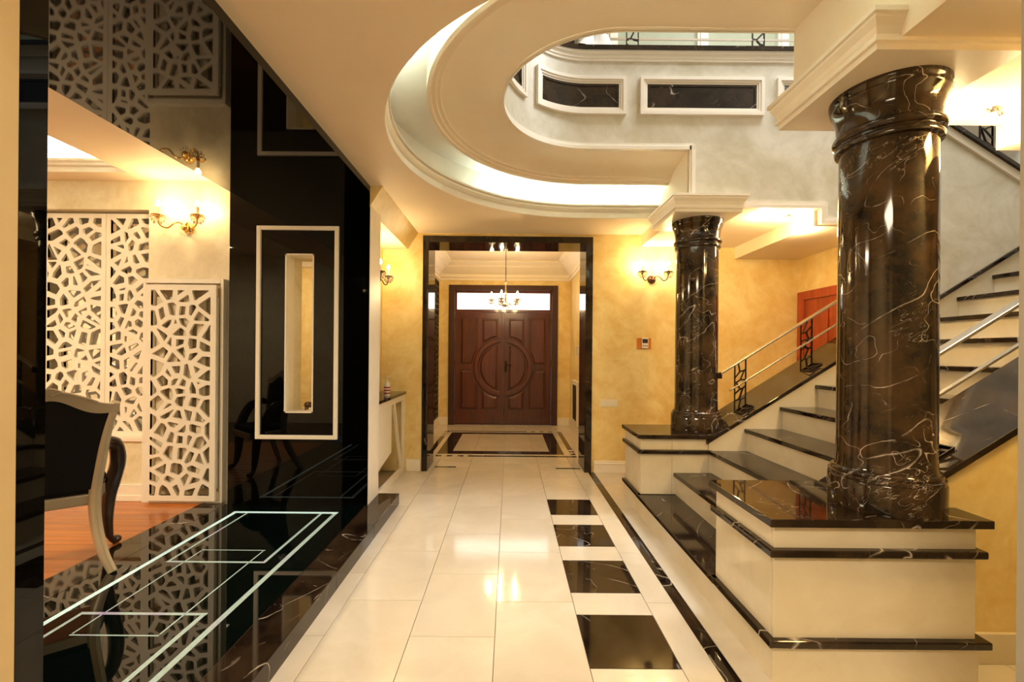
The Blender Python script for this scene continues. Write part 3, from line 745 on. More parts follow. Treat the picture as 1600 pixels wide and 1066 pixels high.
line(-1.985, 2.915, -1.582, 2.915, 0.009); line(-1.985, 2.05, -1.985, 2.90, 0.008); line(-1.586, 2.05, -1.586, 2.90, 0.008); line(-1.985, 2.036, -1.586, 2.036, 0.008)
line(-2.092, 2.205, -1.488, 2.205, 0.020); line(-2.092, 1.35, -2.092, 2.185, 0.018); line(-1.492, 1.35, -1.492, 2.185, 0.024)
# black wall with slit niche
YB = 3.79
nx0, nx1, nz0, nz1 = -1.903, -1.659, 0.874, 2.222
bw = thing('black_wall_panel', 'glossy black wall panel with a slim lit niche and white frame', 'wall panel', (-1.78, YB, ZP))
mb = MB().box(XG0 + 0.01, nx0, YB, 4.09, 0, 2.748).box(nx1, -1.19, YB, 4.09, 0, 2.748).box(nx0, nx1, YB, 4.09, 0, nz0).box(nx0, nx1, YB, 4.09, nz1, 2.748)
mb.build('black_panel', M['black_gloss'], bw)
def frame(x0, x1, z0, z1, wd, y0, y1): return MB().box(x0, x0 + wd, y0, y1, z0, z1).box(x1 - wd, x1, y0, y1, z0, z1).box(x0 + wd, x1 - wd, y0, y1, z0, z0 + wd).box(x0 + wd, x1 - wd, y0, y1, z1 - wd, z1)
frame(-2.137, -1.446, 0.654, 2.452, 0.034, YB - 0.022, YB).build('white_frame', M['white'], bw, bevel=0.003)
e = 0.012
mb = MB().box(nx0, nx0 + e, YB - 0.002, 3.93, nz0, nz1).box(nx1 - e, nx1, YB - 0.002, 3.93, nz0, nz1).box(nx0, nx1, YB - 0.002, 3.93, nz0, nz0 + e).box(nx0, nx1, YB - 0.002, 3.93, nz1 - e, nz1)
mb.build('niche_lining', M['white'], bw)
mb = MB().box(nx0, nx0 + e, 3.93, 4.07, nz0, nz1).box(nx1 - e, nx1, 3.93, 4.07, nz0, nz1).box(nx0, nx1, 3.93, 4.07, nz0, nz0 + e).box(nx0, nx1, 3.93, 4.07, nz1 - e, nz1)
mb.build('niche_lining', M['cream_pl'], bw)
struct(B(-3.7, -1.62, 6.2, 6.3, 0, 3.0).build('wall_back_room', M['yellow']), 'yellow wall of the room seen through the slim niche')
struct(B(-3.7, -3.6, 4.1, 6.3, 0, 3.0).build('wall_back_room_left', M['yellow']), 'side wall of the room seen through the slim niche')
struct(B(-1.72, -1.62, 4.1, 6.3, 0, 3.0).build('wall_back_room_right', M['yellow']), 'other side wall of the room seen through the slim niche')
struct(B(-3.7, -1.62, 4.1, 6.3, 2.8, 2.9).build('ceiling_back_room', M['ceil']), 'ceiling of the room seen through the slim niche')
struct(B(-3.7, -1.62, 4.1, 6.3, 0.0, 0.086).build('floor_back_room', M['mahog_d']), 'floor of the room seen through the slim niche')
struct(MB().sweep([(-3.6, 6.2), (-1.72, 6.2)], [(0, -1), (0, -1)], [(0, 2.55), (0.03, 2.56), (0.04, 2.63), (0.12, 2.72), (0.14, 2.8)]).build('trim_12', M['trim']), 'cornice of the room seen through the slim niche')
area('back_room_lamp_light', (-2.6, 5.0, 2.75), (0, 0, 0), 0.4, 0.4, 9, WARM2)
# small bronze figurine
fg = thing('figurine', 'small dark bronze animal figurine in the slim wall niche', 'figurine', (-1.745, 3.93, nz0 + e))
z = nz0 + e
MB().sphere((-1.745, 3.93, z + 0.045), 0.04, 14, 8, (1.3, 0.8, 0.7)).build('body', M['bronze'], fg, smooth=60)
MB().sphere((-1.69, 3.925, z + 0.062), 0.02, 10, 8).build('head', M['bronze'], fg, smooth=60)
for dx, dy in ((-.03, -.02), (.03, -.02), (-.03, .02), (.03, .02)): MB().lathe([(0.008, 0), (0.008, 0.03), (0.011, 0.035)], 8, (-1.745 + dx, 3.93 + dy, z)).build('leg', M['bronze'], fg)
# glossy black ceiling of the passage
struct(B(-2.388, -1.19, 1.082, 4.09, 2.748, 2.86).build('ceiling_black', M['black_ceil']), 'glossy black ceiling over the glass floor')
# near black jamb
mb = MB().box(-2.388, -1.34, 0.86, 1.15, 0, 2.748).box(-1.34, -1.19, 1.083, 1.15, 0, 2.748)
struct(mb.build('wall_black_near', M['black_gloss']), 'glossy black wall end at the left of the photograph')
# hall wall end and niche
struct(B(-1.45, -1.186, YB + 0.002, 4.09, 0.0, 2.80).build('wall_left_end', M['trim']), 'narrow white wall end beside the black panel')
# vanity niche
XV = -1.50
struct(B(XV - 0.1, XV, 4.09, YD, 0, 2.8).build('wall_niche', M['yellow']), 'yellow stucco wall behind the vanity counter')
struct(B(XV, -1.205, 4.09, YD, 2.605, 2.8).build('ceiling_niche', M['ceil']), 'low ceiling above the vanity counter')
struct(MB().prism([(-1.205, 2.605), (-1.205, 2.80), (-1.085, 2.80)], YB, YD, 'Y').build('trim_9', M['yellow']), 'sloping plaster soffit above the vanity counter')
van = thing('vanity_console', 'white console with slanted strut and black counter in the niche', 'console', (-1.35, 4.7, 0))
xf = -1.225
MB().box(XV, -1.208, 4.095, YD, 0.905, 0.935).build('counter', M['bm'], van, bevel=0.003)
mb = MB().box(xf - 0.03, xf, 4.095, 4.14, 0, 0.905).box(xf - 0.03, xf, 5.22, YD, 0, 0.905).box(xf - 0.03, xf, 4.14, 5.22, 0.84, 0.905).box(xf - 0.03, xf, 4.14, 5.22, 0, 0.07)
mb.build('front_frame', M['white'], van, bevel=0.002)
MB().box(XV + 0.02, XV + 0.03, 4.14, 5.22, 0.07, 0.84).build('back_panel', M['cream_pl'], van)
MB().prism([(4.14, 0.24), (4.72, 0.34), (4.72, 0.84), (4.14, 0.84)], xf - 0.024, xf - 0.01, 'X').build('door_panel', M['white'], van)
MB().prism([(4.80, 0.84), (4.85, 0.84), (5.20, 0.07), (5.15, 0.07)], xf - 0.03, xf - 0.004, 'X').build('strut', M['white'], van)
# mirror above it
mir = thing('vanity_mirror', 'tall wall mirror in a cream frame above the vanity counter', 'mirror', (XV, 4.65, 1.0))
MB().box(XV, XV + 0.012, 4.2, 5.04, 1.0, 2.4).build('mirror_glass', M['mirror'], mir)
mb = MB()
for a in ((4.14, 4.2, 0.94, 2.46), (5.04, 5.10, 0.94, 2.46), (4.2, 5.04, 0.94, 1.0), (4.2, 5.04, 2.4, 2.46)): mb.box(XV, XV + 0.03, *a)
mb.build('mirror_frame', M['trim'], mir, bevel=0.005)
# soap bottle
bt = thing('soap_bottle', 'pink and white pump soap bottle on the vanity counter', 'bottle', (-1.36, 4.95, 0.935))
bx0, by0 = -1.285, 4.72
bt.location = (bx0, by0, 0.935)
MB().lathe([(0.0, 0.935), (0.03, 0.935), (0.032, 0.94), (0.032, 1.055), (0.026, 1.07), (0.012, 1.08)], 20, (bx0, by0, 0), cap=False).build('body', M['wplastic'], bt, smooth=40)
for k, z in enumerate((0.955, 0.985, 1.015)): MB().lathe([(0.0328, z), (0.0328, z + 0.016)], 20, (bx0, by0, 0), cap=False).build('label_band', plain('label_' + str(k), 'a83a3a', 0.5), bt, smooth=40)
MB().lathe([(0.013, 1.08), (0.013, 1.10), (0.004, 1.10), (0.004, 1.13)], 12, (bx0, by0, 0)).build('pump', M['wplastic'], bt)
MB().box(bx0 - 0.008, bx0 + 0.03, by0 - 0.007, by0 + 0.007, 1.13, 1.142).build('spout', M['wplastic'], bt, bevel=0.002)

# ---------------- dining room
YQ = 3.86
fd = struct(B(-6.6, XW, -0.6, 4.2, 0.0, ZP - 0.014).build('floor_dining', M['mahog_d']), 'orange brown parquet floor of the dining room')
mesh_cache = {}
y = YQ - 0.0; row = 0
while y > 1.3:
    xa = XW; first = 0.9 if row % 2 else 1.5
    for L in (first, 1.4, 1.4):
        k = round(L, 2)
        if k not in mesh_cache:
            mesh_cache[k] = MB().box(-k + 0.0008, -0.0008, -0.1092, -0.0008, -0.014, 0).build('plank', M['plank'], fd, bevel=0.001)
            mesh_cache[k].location = (xa, y, ZP)
        else: instance(mesh_cache[k], fd, (xa, y, ZP))
        xa -= L
    y -= 0.11; row += 1
mb = MB().box(-6.6, -4.09, YQ, YQ + 0.2, 0, 2.86).box(-3.115, -2.375, YQ, YQ + 0.2, 0, 2.86).box(-4.09, -3.115, YQ, YQ + 0.2, 0, 0.61).box(-4.09, -3.115, YQ, YQ + 0.2, 2.605, 2.86).box(-4.10, -3.1, YQ + 0.16, YQ + 0.2, 0, 2.86)
struct(mb.build('wall_dining', M['cream_pl']), 'cream stucco dining room wall with lattice screens')
struct(B(-6.7, -6.6, -0.6, YQ + 0.2, 0, 3.2).build('wall_dining_left', M['cream_pl']), 'far left dining room wall')
struct(B(-6.6, -2.388, -0.7, -0.6, 0, 3.2).build('wall_dining_near', M['cream_pl']), 'near dining room wall')
struct(B(-2.39, -2.30, -0.6, 0.86, 0, 3.2).build('wall_dining_side', M['cream_pl']), 'dining room wall beside the passage')
mb = MB().box(-3.15, -2.388, -0.6, YQ + 0.2, 2.855, 2.9).box(-6.6, -3.15, 3.68, YQ + 0.2, 2.855, 2.9)
struct(mb.build('ceiling_dining', M['ceil']), 'cream dining room ceiling around a raised tray')
struct(B(-6.6, -2.95, -0.6, 3.85, 3.12, 3.2).build('ceiling_tray', M['ceil']), 'raised tray ceiling of the dining room')
path = [(-6.6, 3.68), (-3.15, 3.68), (-3.15, -0.6)]; nr = [(0, -1), (-1, -1), (-1, 0)]
struct(MB().sweep(path, nr, [(0.003, 2.853), (0.003, 2.895), (0.02, 2.905), (0.02, 2.925), (0.035, 2.935), (0.035, 2.955), (-0.01, 2.955), (-0.01, 2.905), (-0.12, 2.905), (-0.12, 3.04), (-0.10, 3.05), (-0.10, 3.09), (-0.07, 3.10), (-0.07, 3.13)]).build('trim_10', M['trim']), 'white moulding around the dining room tray ceiling')
tag(MB().sweep(path, nr, [(-0.07, 2.907), (-0.05, 2.907), (-0.05, 2.917), (-0.07, 2.917), (-0.07, 2.907)]).build('led_strip', M['led']), 'white light strip hidden in the dining room tray ceiling', 'light strip')
mb = MB().box(-4.09, -3.115, 3.838, YQ, ZP, ZP + 0.14).box(-4.09, -3.115, 3.83, YQ, ZP, ZP + 0.05)
struct(mb.build('baseboard_dining', M['trim'], bevel=0.003), 'white baseboard under the lattice screens')
struct(B(-4.10, -3.11, 3.835, YQ + 0.16, 0.61, 0.645).build('trim_11', M['trim'], bevel=0.004), 'white sill under the lattice screens')
# lattice screens over a mirror
bm_ = tag(B(-4.09, -3.115, 4.005, 4.015, 0.645, 2.605).build('backing_mirror', M['mirror']), 'mirror set behind the white lattice wall screens', 'mirror')
def screen(x0, x1, z0, z1, y, label, seed, cols, rows):
    t = thing('lattice_screen', label, 'screen', (x0, y, z0))
    lm = lattice(x1 - x0, z1 - z0, cols, rows, 0.037, 0.04, 0.022, seed, 0.52)
    o = lm.build('pierced_panel', M['lattice'], t, local=True)
    return t
screen(-4.087, -3.538, 0.645, 2.585, 3.93, 'white lattice wall screen farthest left, behind the chair', 11, 5, 17)
screen(-3.535, -3.118, 0.645, 2.585, 3.93, 'white lattice wall screen right behind the chair arm', 12, 4, 17)
rc = thing('radiator_cover', 'tall white pierced radiator cover beside the black wall panel', 'radiator cover', (-2.78, 3.8, ZP))
mb = MB().box(-3.112, -3.085, 3.80, YQ, ZP, 2.005).box(-2.455, -2.43, 3.80, YQ, ZP, 2.005).box(-3.085, -2.455, 3.80, YQ, 1.965, 2.005).box(-3.085, -2.455, 3.80, YQ, ZP, ZP + 0.025)
mb.build('box_frame', M['lattice'], rc, bevel=0.002)
lm = lattice(0.594, 1.82, 5, 17, 0.034, 0.047, 0.022, 21, 0.5)
m2 = MB(); m2.v = [(a - 3.062, b + 3.775, c + 0.128) for a, b, c in lm.v]; m2.f = lm.f
m2.build('pierced_front', M['lattice'], rc)
MB().box(-3.085, -2.455, 3.835, YQ, ZP + 0.025, 1.965).build('back_board', plain('radiator_back', 'b9a680', 0.6), rc)
mb = MB()
for i in range(5): mb.box(-3.0 + i * 0.115, -2.93 + i * 0.115, 3.80, 3.825, ZP + 0.12, 1.85)
mb.build('radiator_columns', plain('radiator_paint', 'd8ccb0', 0.4), rc, bevel=0.006)

# ---------------- the armchair
ch = thing('armchair', 'dining armchair with black upholstery and silver carved wooden frame', 'chair', (-2.61, 2.557, ZP), R(39.7))
def cr(pts, n=6):
    P = [Vector(p) for p in pts]; P = [2 * P[0] - P[1]] + P + [2 * P[-1] - P[-2]]; out = []
    for i in range(1, len(P) - 2):
        for k in range(n):
            t = k / n; a, b, c, d = P[i-1], P[i], P[i+1], P[i+2]
            out.append(0.5 * ((2 * b) + (c - a) * t + (2 * a - 5 * b + 4 * c - d) * t * t + (3 * b - a - 3 * c + d) * t ** 3))
    out.append(P[-2]); return out
def by(z):   # rake of the back
    return {0: 0}.get(z, -0.0) if False else (-0.03 * max(0, (z - 0.45)) - 0.32 * max(0, z - 0.6) ** 2)
for s in (-1, 1):
    pts = cr([(s * 0.272, -0.154, 0.0), (s * 0.225, -0.10, 0.12), (s * 0.192, -0.035, 0.28), (s * 0.185, 0.0, 0.44), (s * 0.207, by(0.62), 0.62), (s * 0.238, by(0.82), 0.82), (s * 0.278, by(0.985), 0.985)])
    n = len(pts); MB().tube(pts, [0.026 + 0.010 * math.sin(pi * i / (n - 1)) for i in range(n)], 8, sq=(0.8, 1.0)).build('back_leg', M['silver'], ch, smooth=50, local=True)
    pts = cr([(s * 0.215, 0.0, 0.70), (s * 0.235, 0.06, 0.725), (s * 0.272, 0.15, 0.69), (s * 0.282, 0.22, 0.58), (s * 0.262, 0.27, 0.46), (s * 0.238, 0.29, 0.34), (s * 0.230, 0.30, 0.20), (s * 0.242, 0.32, 0.07), (s * 0.268, 0.35, 0.015)])
    n = len(pts); MB().tube(pts, [0.024 + 0.025 * math.sin(pi * min(1, (i / (n - 1)) * 1.15)) ** 0.8 if i < n * 0.87 else 0.020 for i in range(n)], 10, sq=(0.85, 1.0)).build('arm', M['walnut'], ch, smooth=60, local=True)
    MB().sphere((s * 0.272, 0.365, 0.026), 0.026, 10, 8, (1.2, 1.3, 1)).build('scroll_foot', M['walnut'], ch, smooth=60, local=True)
def crest(x):  # serpentine top line
    a = abs(x) / 0.285
    return 1.06 - 0.085 * (0.5 - 0.5 * math.cos(pi * min(1, a * 1.05))) + 0.018 * math.exp(-(a / 0.18) ** 2)
mb = MB(); n = 28; vs = []
for i in range(n + 1):
    x = -0.295 + 0.59 * i / n; zt = crest(x); zb = zt - 0.062 - 0.02 * math.exp(-(x / 0.05) ** 2) + 0.012 * math.cos(x * 22)
    for yy in (-0.024, 0.024): vs += [(x, by(zt) + yy, zt), (x, by(zb) + yy * 1.1, zb)]
fs = []
for i in range(n):
    a, b = i * 4, (i + 1) * 4
    fs += [(a, b, b + 1, a + 1), (a + 2, a + 3, b + 3, b + 2), (a, a + 2, b + 2, b), (a + 1, b + 1, b + 3, a + 3)]
fs += [(0, 1, 3, 2), (n * 4, n * 4 + 2, n * 4 + 3, n * 4 + 1)]
cr_o = mb.add(vs, fs).build('crest_rail', M['silver'], ch, smooth=45, local=True)
mb = MB()
for s in (-1, 1):
    mb.tube(cr([(s * 0.01, by(1.04) - 0.027, 1.035), (s * 0.05, by(1.05) - 0.027, 1.052), (s * 0.12, by(1.03) - 0.027, 1.03), (s * 0.2, by(1.0) - 0.026, 0.99)]), 0.006, 6)
mb.build('carving', M['silver'], cr_o, smooth=60, local=True)
mb = MB(); vs = []; n = 12; m = 12
for i in range(n + 1):
    for j in range(m + 1):
        u = -1 + 2 * i / n; t = j / m; x = u * (0.168 + 0.05 * t + 0.045 * t * t); zt = crest(x) - 0.055; z = 0.47 + (zt - 0.47) * t
        vs.append((x, by(z) - 0.016 - 0.014 * (1 - u * u) * math.sin(pi * t) ** 0.6, z))
N1 = len(vs)
for i in range(n + 1):
    for j in range(m + 1):
        u = -1 + 2 * i / n; t = j / m; x = u * (0.168 + 0.05 * t + 0.045 * t * t); zt = crest(x) - 0.055; z = 0.47 + (zt - 0.47) * t
        vs.append((x, by(z) + 0.016 + 0.03 * (1 - u * u) * math.sin(pi * t) ** 0.6, z))
fs = [(i * (m + 1) + j, (i + 1) * (m + 1) + j, (i + 1) * (m + 1) + j + 1, i * (m + 1) + j + 1) for i in range(n) for j in range(m)]
fs = fs + [tuple(N1 + q for q in f[::-1]) for f in fs]
edge = [i * (m + 1) for i in range(n + 1)] + [n * (m + 1) + j for j in range(1, m + 1)] + [i * (m + 1) + m for i in range(n - 1, -1, -1)] + [j for j in range(m - 1, 0, -1)]
fs += [(edge[k], edge[(k + 1) % len(edge)], N1 + edge[(k + 1) % len(edge)], N1 + edge[k]) for k in range(len(edge))]
MB().add(vs, fs).build('backrest', M['fabric'], ch, smooth=60, local=True)
MB().prism([(-0.19, -0.01), (0.19, -0.01), (0.235, 0.36), (-0.235, 0.36)], 0.375, 0.44).build('seat_rail', M['silver'], ch, bevel=0.008, local=True)
MB().prism([(-0.18, 0.0), (0.18, 0.0), (0.225, 0.35), (-0.225, 0.35)], 0.44, 0.50).build('seat_cushion', M['fabric'], ch, bevel=0.02, local=True)

# ================================================================== LAMPS
def octa(mb, c, r, h):
    x, y, z = c; mb.add([(x + r, y, z), (x, y + r, z), (x - r, y, z), (x, y - r, z), (x, y, z + h), (x, y, z - h * 1.4)], [(0, 1, 4), (1, 2, 4), (2, 3, 4), (3, 0, 4), (1, 0, 5), (2, 1, 5), (3, 2, 5), (0, 3, 5)])
def candle_light(parent, x, y, z, metal, power, crystals, seed, bulb_h=0.055):
    rnd = random.Random(seed)
    cup = MB().lathe([(0.004, z - 0.03), (0.018, z - 0.022), (0.014, z - 0.014), (0.045, z - 0.004), (0.05, z + 0.004), (0.02, z + 0.002), (0.016, z + 0.012)], 18, (x, y, 0)).build('drip_cup', metal, parent, smooth=45, local=True)
    MB().lathe([(0.012, z + 0.008), (0.012, z + 0.075)], 12, (x, y, 0)).build('candle', M['candle'], parent, smooth=40, local=True)
    b0 = z + 0.075
    MB().lathe([(0.006, b0), (0.014, b0 + 0.012), (0.0155, b0 + 0.024), (0.009, b0 + 0.042), (0.001, b0 + bulb_h)], 12, (x, y, 0)).build('bulb', M['bulb'], parent, smooth=60, local=True)
    mb = MB()
    for k in range(crystals * 2):
        a = 2 * pi * k / (crystals * 2)
        for tier, (rr, dz) in enumerate(((0.052, -0.012), (0.042, -0.036), (0.026, -0.056))):
            octa(mb, (x + rr * math.cos(a + 0.2 * tier), y + rr * math.sin(a + 0.2 * tier), z + dz - 0.004 * (k % 2)), 0.0065, 0.011)
    mb.build('crystal_drops', M['crystal'], parent, local=True)['kind'] = 'stuff'
    point('bulb_light', (x, y - 0.0, b0 + 0.03), power, WARM, 0.022, parent)
def sconce(loc, rz, metal, label, power, crystals=8, hw=0.15):
    """local: wall behind at y=0, lamp projects to -y"""
    t = thing('wall_sconce', label, 'sconce', loc, rz)
    MB().lathe([(0.002, 0.0), (0.05, 0.004), (0.046, 0.02), (0.03, 0.035), (0.012, 0.042)], 20, (0, 0, 0), Matrix.Rotation(R(90), 4, 'X')).build('wall_plate', metal, t, smooth=50, local=True)
    MB().sphere((0, -0.055, -0.01), 0.028, 14, 10).build('hub', metal, t, smooth=60, local=True)
    for s in (-1, 1):
        pts = cr([(0, -0.05, 0.0), (s * 0.03, -0.07, 0.03), (s * 0.065, -0.09, 0.02), (s * 0.10, -0.115, -0.025), (s * hw * 0.9, -0.135, -0.01), (s * hw, -0.14, 0.045)])
        MB().tube(pts, 0.0065, 8).build('arm', metal, t, smooth=60, local=True)
        candle_light(t, s * hw, -0.14, 0.07, metal, power, crystals, 5 + s)
    mb = MB()
    for k in range(5): octa(mb, (0.02 * (k - 2), -0.055, -0.05 - 0.012 * (2 - abs(k - 2))), 0.006, 0.012)
    mb.build('crystal_drops', M['crystal'], t, local=True)['kind'] = 'stuff'
    return t
sconce((1.664, YD, 2.27), 0, M['bronze'], 'dark bronze two arm wall sconce right of the doorway', 5.0)
sconce((XV + 0.031, 4.74, 2.15), R(90), M['bronze'], 'dark bronze wall sconce half hidden in the vanity niche', 4.5)
sconce((-2.765, YQ, 2.445), 0, M['gold'], 'gold two arm wall sconce with crystals above the radiator cover', 3.2, 12, 0.165)
# chandelier in the vestibule
cx, cy = -0.068, 7.15
cd = thing('chandelier', 'five arm crystal chandelier hanging in the vestibule', 'chandelier', (cx, cy, 2.1))
MB().lathe([(0.001, 1.03), (0.05, 1.03), (0.045, 1.0), (0.012, 0.98)], 18).build('ceiling_rose', M['bronze'], cd, smooth=50, local=True)
mb = MB(); k = 0; z = 0.42
while z < 0.98:
    mb.lathe([(0.007, 0), (0.0085, 0.004), (0.007, 0.008)], 8, (0, 0, z), cap=False); mb.tube([(0, 0, z), (0, 0, z + 0.022)], 0.004, 6); z += 0.02
mb.build('chain', M['bronze'], cd, smooth=60, local=True)
MB().lathe([(0.002, 0.02), (0.02, 0.03), (0.05, 0.06), (0.035, 0.085), (0.016, 0.10), (0.014, 0.20), (0.03, 0.23), (0.03, 0.25), (0.012, 0.28), (0.010, 0.40), (0.018, 0.42), (0.002, 0.43)], 18).build('stem', M['steel'], cd, smooth=50, local=True)
for i in range(5):
    a = R(90 + 72 * i + 20); c, s = math.cos(a), math.sin(a)
    pts = cr([(0.02 * c, 0.02 * s, 0.10), (0.08 * c, 0.08 * s, 0.075), (0.15 * c, 0.15 * s, 0.06), (0.21 * c, 0.21 * s, 0.09), (0.225 * c, 0.225 * s, 0.125)])
    MB().tube(pts, 0.0065, 8).build('arm', M['steel'], cd, smooth=60, local=True)
    candle_light(cd, 0.225 * c, 0.225 * s, 0.14, M['steel'], 6.0, 8, i)
mb = MB()
for i in range(16):
    a = 2 * pi * i / 16; octa(mb, (0.05 * math.cos(a), 0.05 * math.sin(a), 0.03 - 0.02 * (i % 2)), 0.008, 0.016)
mb.build('crystal_drops', M['crystal'], cd, local=True)['kind'] = 'stuff'

# ceiling spotlights of the passages
def spot_fixture(loc, label, heads, power):
    t = thing('ceiling_spotlight', label, 'spotlight', loc)
    MB().lathe([(0.024, -0.010), (0.028, 0.0)], 20).build('mount', M['steel'], t, smooth=40, local=True)
    for (dx, dy, dz) in heads:
        d = Vector((dx, dy, dz)); q = Vector((0, 0, 1)).rotation_difference(d.normalized()).to_matrix().to_4x4()
        c = Vector((dx * 0.16, dy * 0.16, -0.022))
        MB().lathe([(0.012, -0.03), (0.02, -0.02), (0.022, 0.02), (0.018, 0.022)], 14, (0, 0, 0), Matrix.Translation(c) @ q @ Matrix.Scale(0.6, 4)).build('spot_head', M['steel'], t, smooth=40, local=True)
        MB().lathe([(0.001, 0.0), (0.015, 0.0), (0.015, 0.003)], 14, (0, 0, 0.021), Matrix.Translation(c) @ q @ Matrix.Scale(0.6, 4), cap=False).build('lens', M['bulb'], t, smooth=40, local=True)
        o = point('spot_light', tuple(c + d.normalized() * 0.16 + Vector((0, 0, -0.03))), power, WARM, 0.04, t)
    return t
spot_fixture((2.50, 4.04, 2.66), 'small two head ceiling spotlight in the corridor beside the beam', [(-0.25, 0, -0.03), (0.25, 0, -0.35)], 5.5)
spot_fixture((2.44, 2.27, 2.66), 'small two head ceiling spotlight behind the near column', [(-0.25, 0, -0.03), (0.25, 0, -0.35)], 4.0)

# ================================================================== FRONT DOOR
DX, DZ, DY = -0.1235, 1.117, 8.66
fdw = struct(MB().box(-1.175, -1.06, DY - 0.03, 8.78, 0, 2.70).box(0.813, 0.928, DY - 0.03, 8.78, 0, 2.70).box(-1.06, 0.813, DY - 0.03, 8.78, 2.60, 2.70).build('door_1', M['mahog_d'], bevel=0.006), 'dark mahogany double front door with a carved circle and transom window')
MB().box(-1.06, 0.813, DY + 0.03, 8.78, 0.0, 0.022).build('threshold', M['mahog_d'], fdw)
MB().box(-1.06, 0.813, DY + 0.02, 8.76, 2.18, 2.235).build('transom_bar', M['mahog_x'], fdw, bevel=0.004)
mb = MB().box(-1.06, -1.02, DY + 0.02, 8.76, 2.235, 2.60).box(0.773, 0.813, DY + 0.02, 8.76, 2.235, 2.60).box(-1.02, 0.773, DY + 0.02, 8.76, 2.55, 2.60)
mb.build('transom_frame', M['mahog'], fdw, bevel=0.004)
MB().box(-1.02, 0.773, DY + 0.05, DY + 0.06, 2.235, 2.55).build('window_pane', M['window'], fdw)
def graph_panel(x0, x1, lo, hi, y0, dep, bev, n=14):
    """raised panel between curves lo(x, b) and hi(x, b); b shrinks it"""
    def loop(b, y):
        xs = [x0 + b + (x1 - x0 - 2 * b) * i / n for i in range(n + 1)]
        return [(x, y, lo(x, b)) for x in xs] + [(x, y, hi(x, b)) for x in xs[::-1]]
    a = loop(0, y0); c = loop(bev, y0 - dep); m = len(a)
    return MB().add(a + c, [tuple(range(m, 2 * m))] + [(i, (i + 1) % m, m + (i + 1) % m, m + i) for i in range(m)])
RP = 0.598
for s in (-1, 1):
    leaf = MB().box(*((DX - 0.934, DX - 0.003) if s < 0 else (DX + 0.003, DX + 0.934)), DY + 0.025, DY + 0.075, 0.02, 2.178).build('door_leaf', M['mahog'], fdw, bevel=0.003)
    yf = DY + 0.025
    def mir(f): return f
    def addp(x0, x1, lo, hi):
        xa, xb = (DX + x0, DX + x1) if s > 0 else (DX - x1, DX - x0)
        L = lambda x, b: DZ + lo(abs(x - DX), b); Hh = lambda x, b: DZ + hi(abs(x - DX), b)
        fr_ = graph_panel(xa - 0.02, xb + 0.02, lambda x, b: L(x, b) - 0.02 + 0.0 * b, lambda x, b: Hh(x, b) + 0.02, yf, 0.004, 0.004)
        fr_.build('panel_groove', M['mahog_d'], leaf)
        graph_panel(xa, xb, L, Hh, yf - 0.003, 0.016, 0.028).build('panel', M['mahog'], leaf)
    arcU = lambda r: (lambda x, b: math.sqrt(max(0.0, (r + b) ** 2 - x * x)))
    addp(0.507, 0.813, lambda x, b: max(0.07 + b, arcU(RP)(x, b)), lambda x, b: 0.94 - b)
    addp(0.117, 0.395, lambda x, b: arcU(RP)(x, b), lambda x, b: 0.924 - b)
    addp(0.507, 0.813, lambda x, b: -0.807 + b, lambda x, b: -max(0.07 + b, arcU(RP)(x, b)))
    addp(0.117, 0.395, lambda x, b: -0.807 + b, lambda x, b: -arcU(RP)(x, b))
    ic = lambda x, b: math.sqrt(max(0.0, (0.445 - b) ** 2 - x * x))
    addp(0.117, 0.44, lambda x, b: -ic(x, b), lambda x, b: ic(x, b))
    # half ring moulding
    vs = []; fs = []; n = 40; prof = [(0.472, 0), (0.476, -0.022), (0.49, -0.032), (0.555, -0.032), (0.569, -0.022), (0.574, 0)]
    for i in range(n + 1):
        a = R(-90 + 180 * i / n)
        for r, d in prof: vs.append((DX + s * max(0.055, r * math.cos(a)) , yf + d, DZ + r * math.sin(a)))
    k = len(prof); fs = [(i * k + j, (i + 1) * k + j, (i + 1) * k + j + 1, i * k + j + 1) for i in range(n) for j in range(k - 1)]
    MB().add(vs, fs).build('ring_moulding', M['mahog'], leaf, smooth=35)
    if s < 0:
        MB().box(DX - 0.03, DX + 0.024, yf - 0.02, yf, 0.03, 2.17).build('cover_strip', M['mahog'], leaf, bevel=0.005)
    for z in (0.18, 1.15, 1.95):
        MB().lathe([(0.012, 0), (0.014, 0.005), (0.014, 0.10), (0.012, 0.105)], 10, (DX + s * 0.945, DY + 0.012, z)).build('hinge', M['iron'], fdw, smooth=40)
    if s > 0:
        h = MB().box(DX + 0.035, DX + 0.075, yf - 0.01, yf, 1.02, 1.24).build('handle_plate', M['iron'], leaf, bevel=0.004)
        MB().tube([(DX + 0.055, yf - 0.008, 1.16), (DX + 0.055, yf - 0.06, 1.16), (DX + 0.09, yf - 0.062, 1.165), (DX + 0.17, yf - 0.06, 1.155)], 0.010, 8).build('door_handle', M['iron'], leaf, smooth=50)
        MB().lathe([(0.014, 0), (0.014, 0.012)], 12, (0, 0, 0), Matrix.Translation((DX + 0.055, yf - 0.01, 1.07)) @ Matrix.Rotation(R(90), 4, 'X')).build('keyhole', M['iron'], leaf)

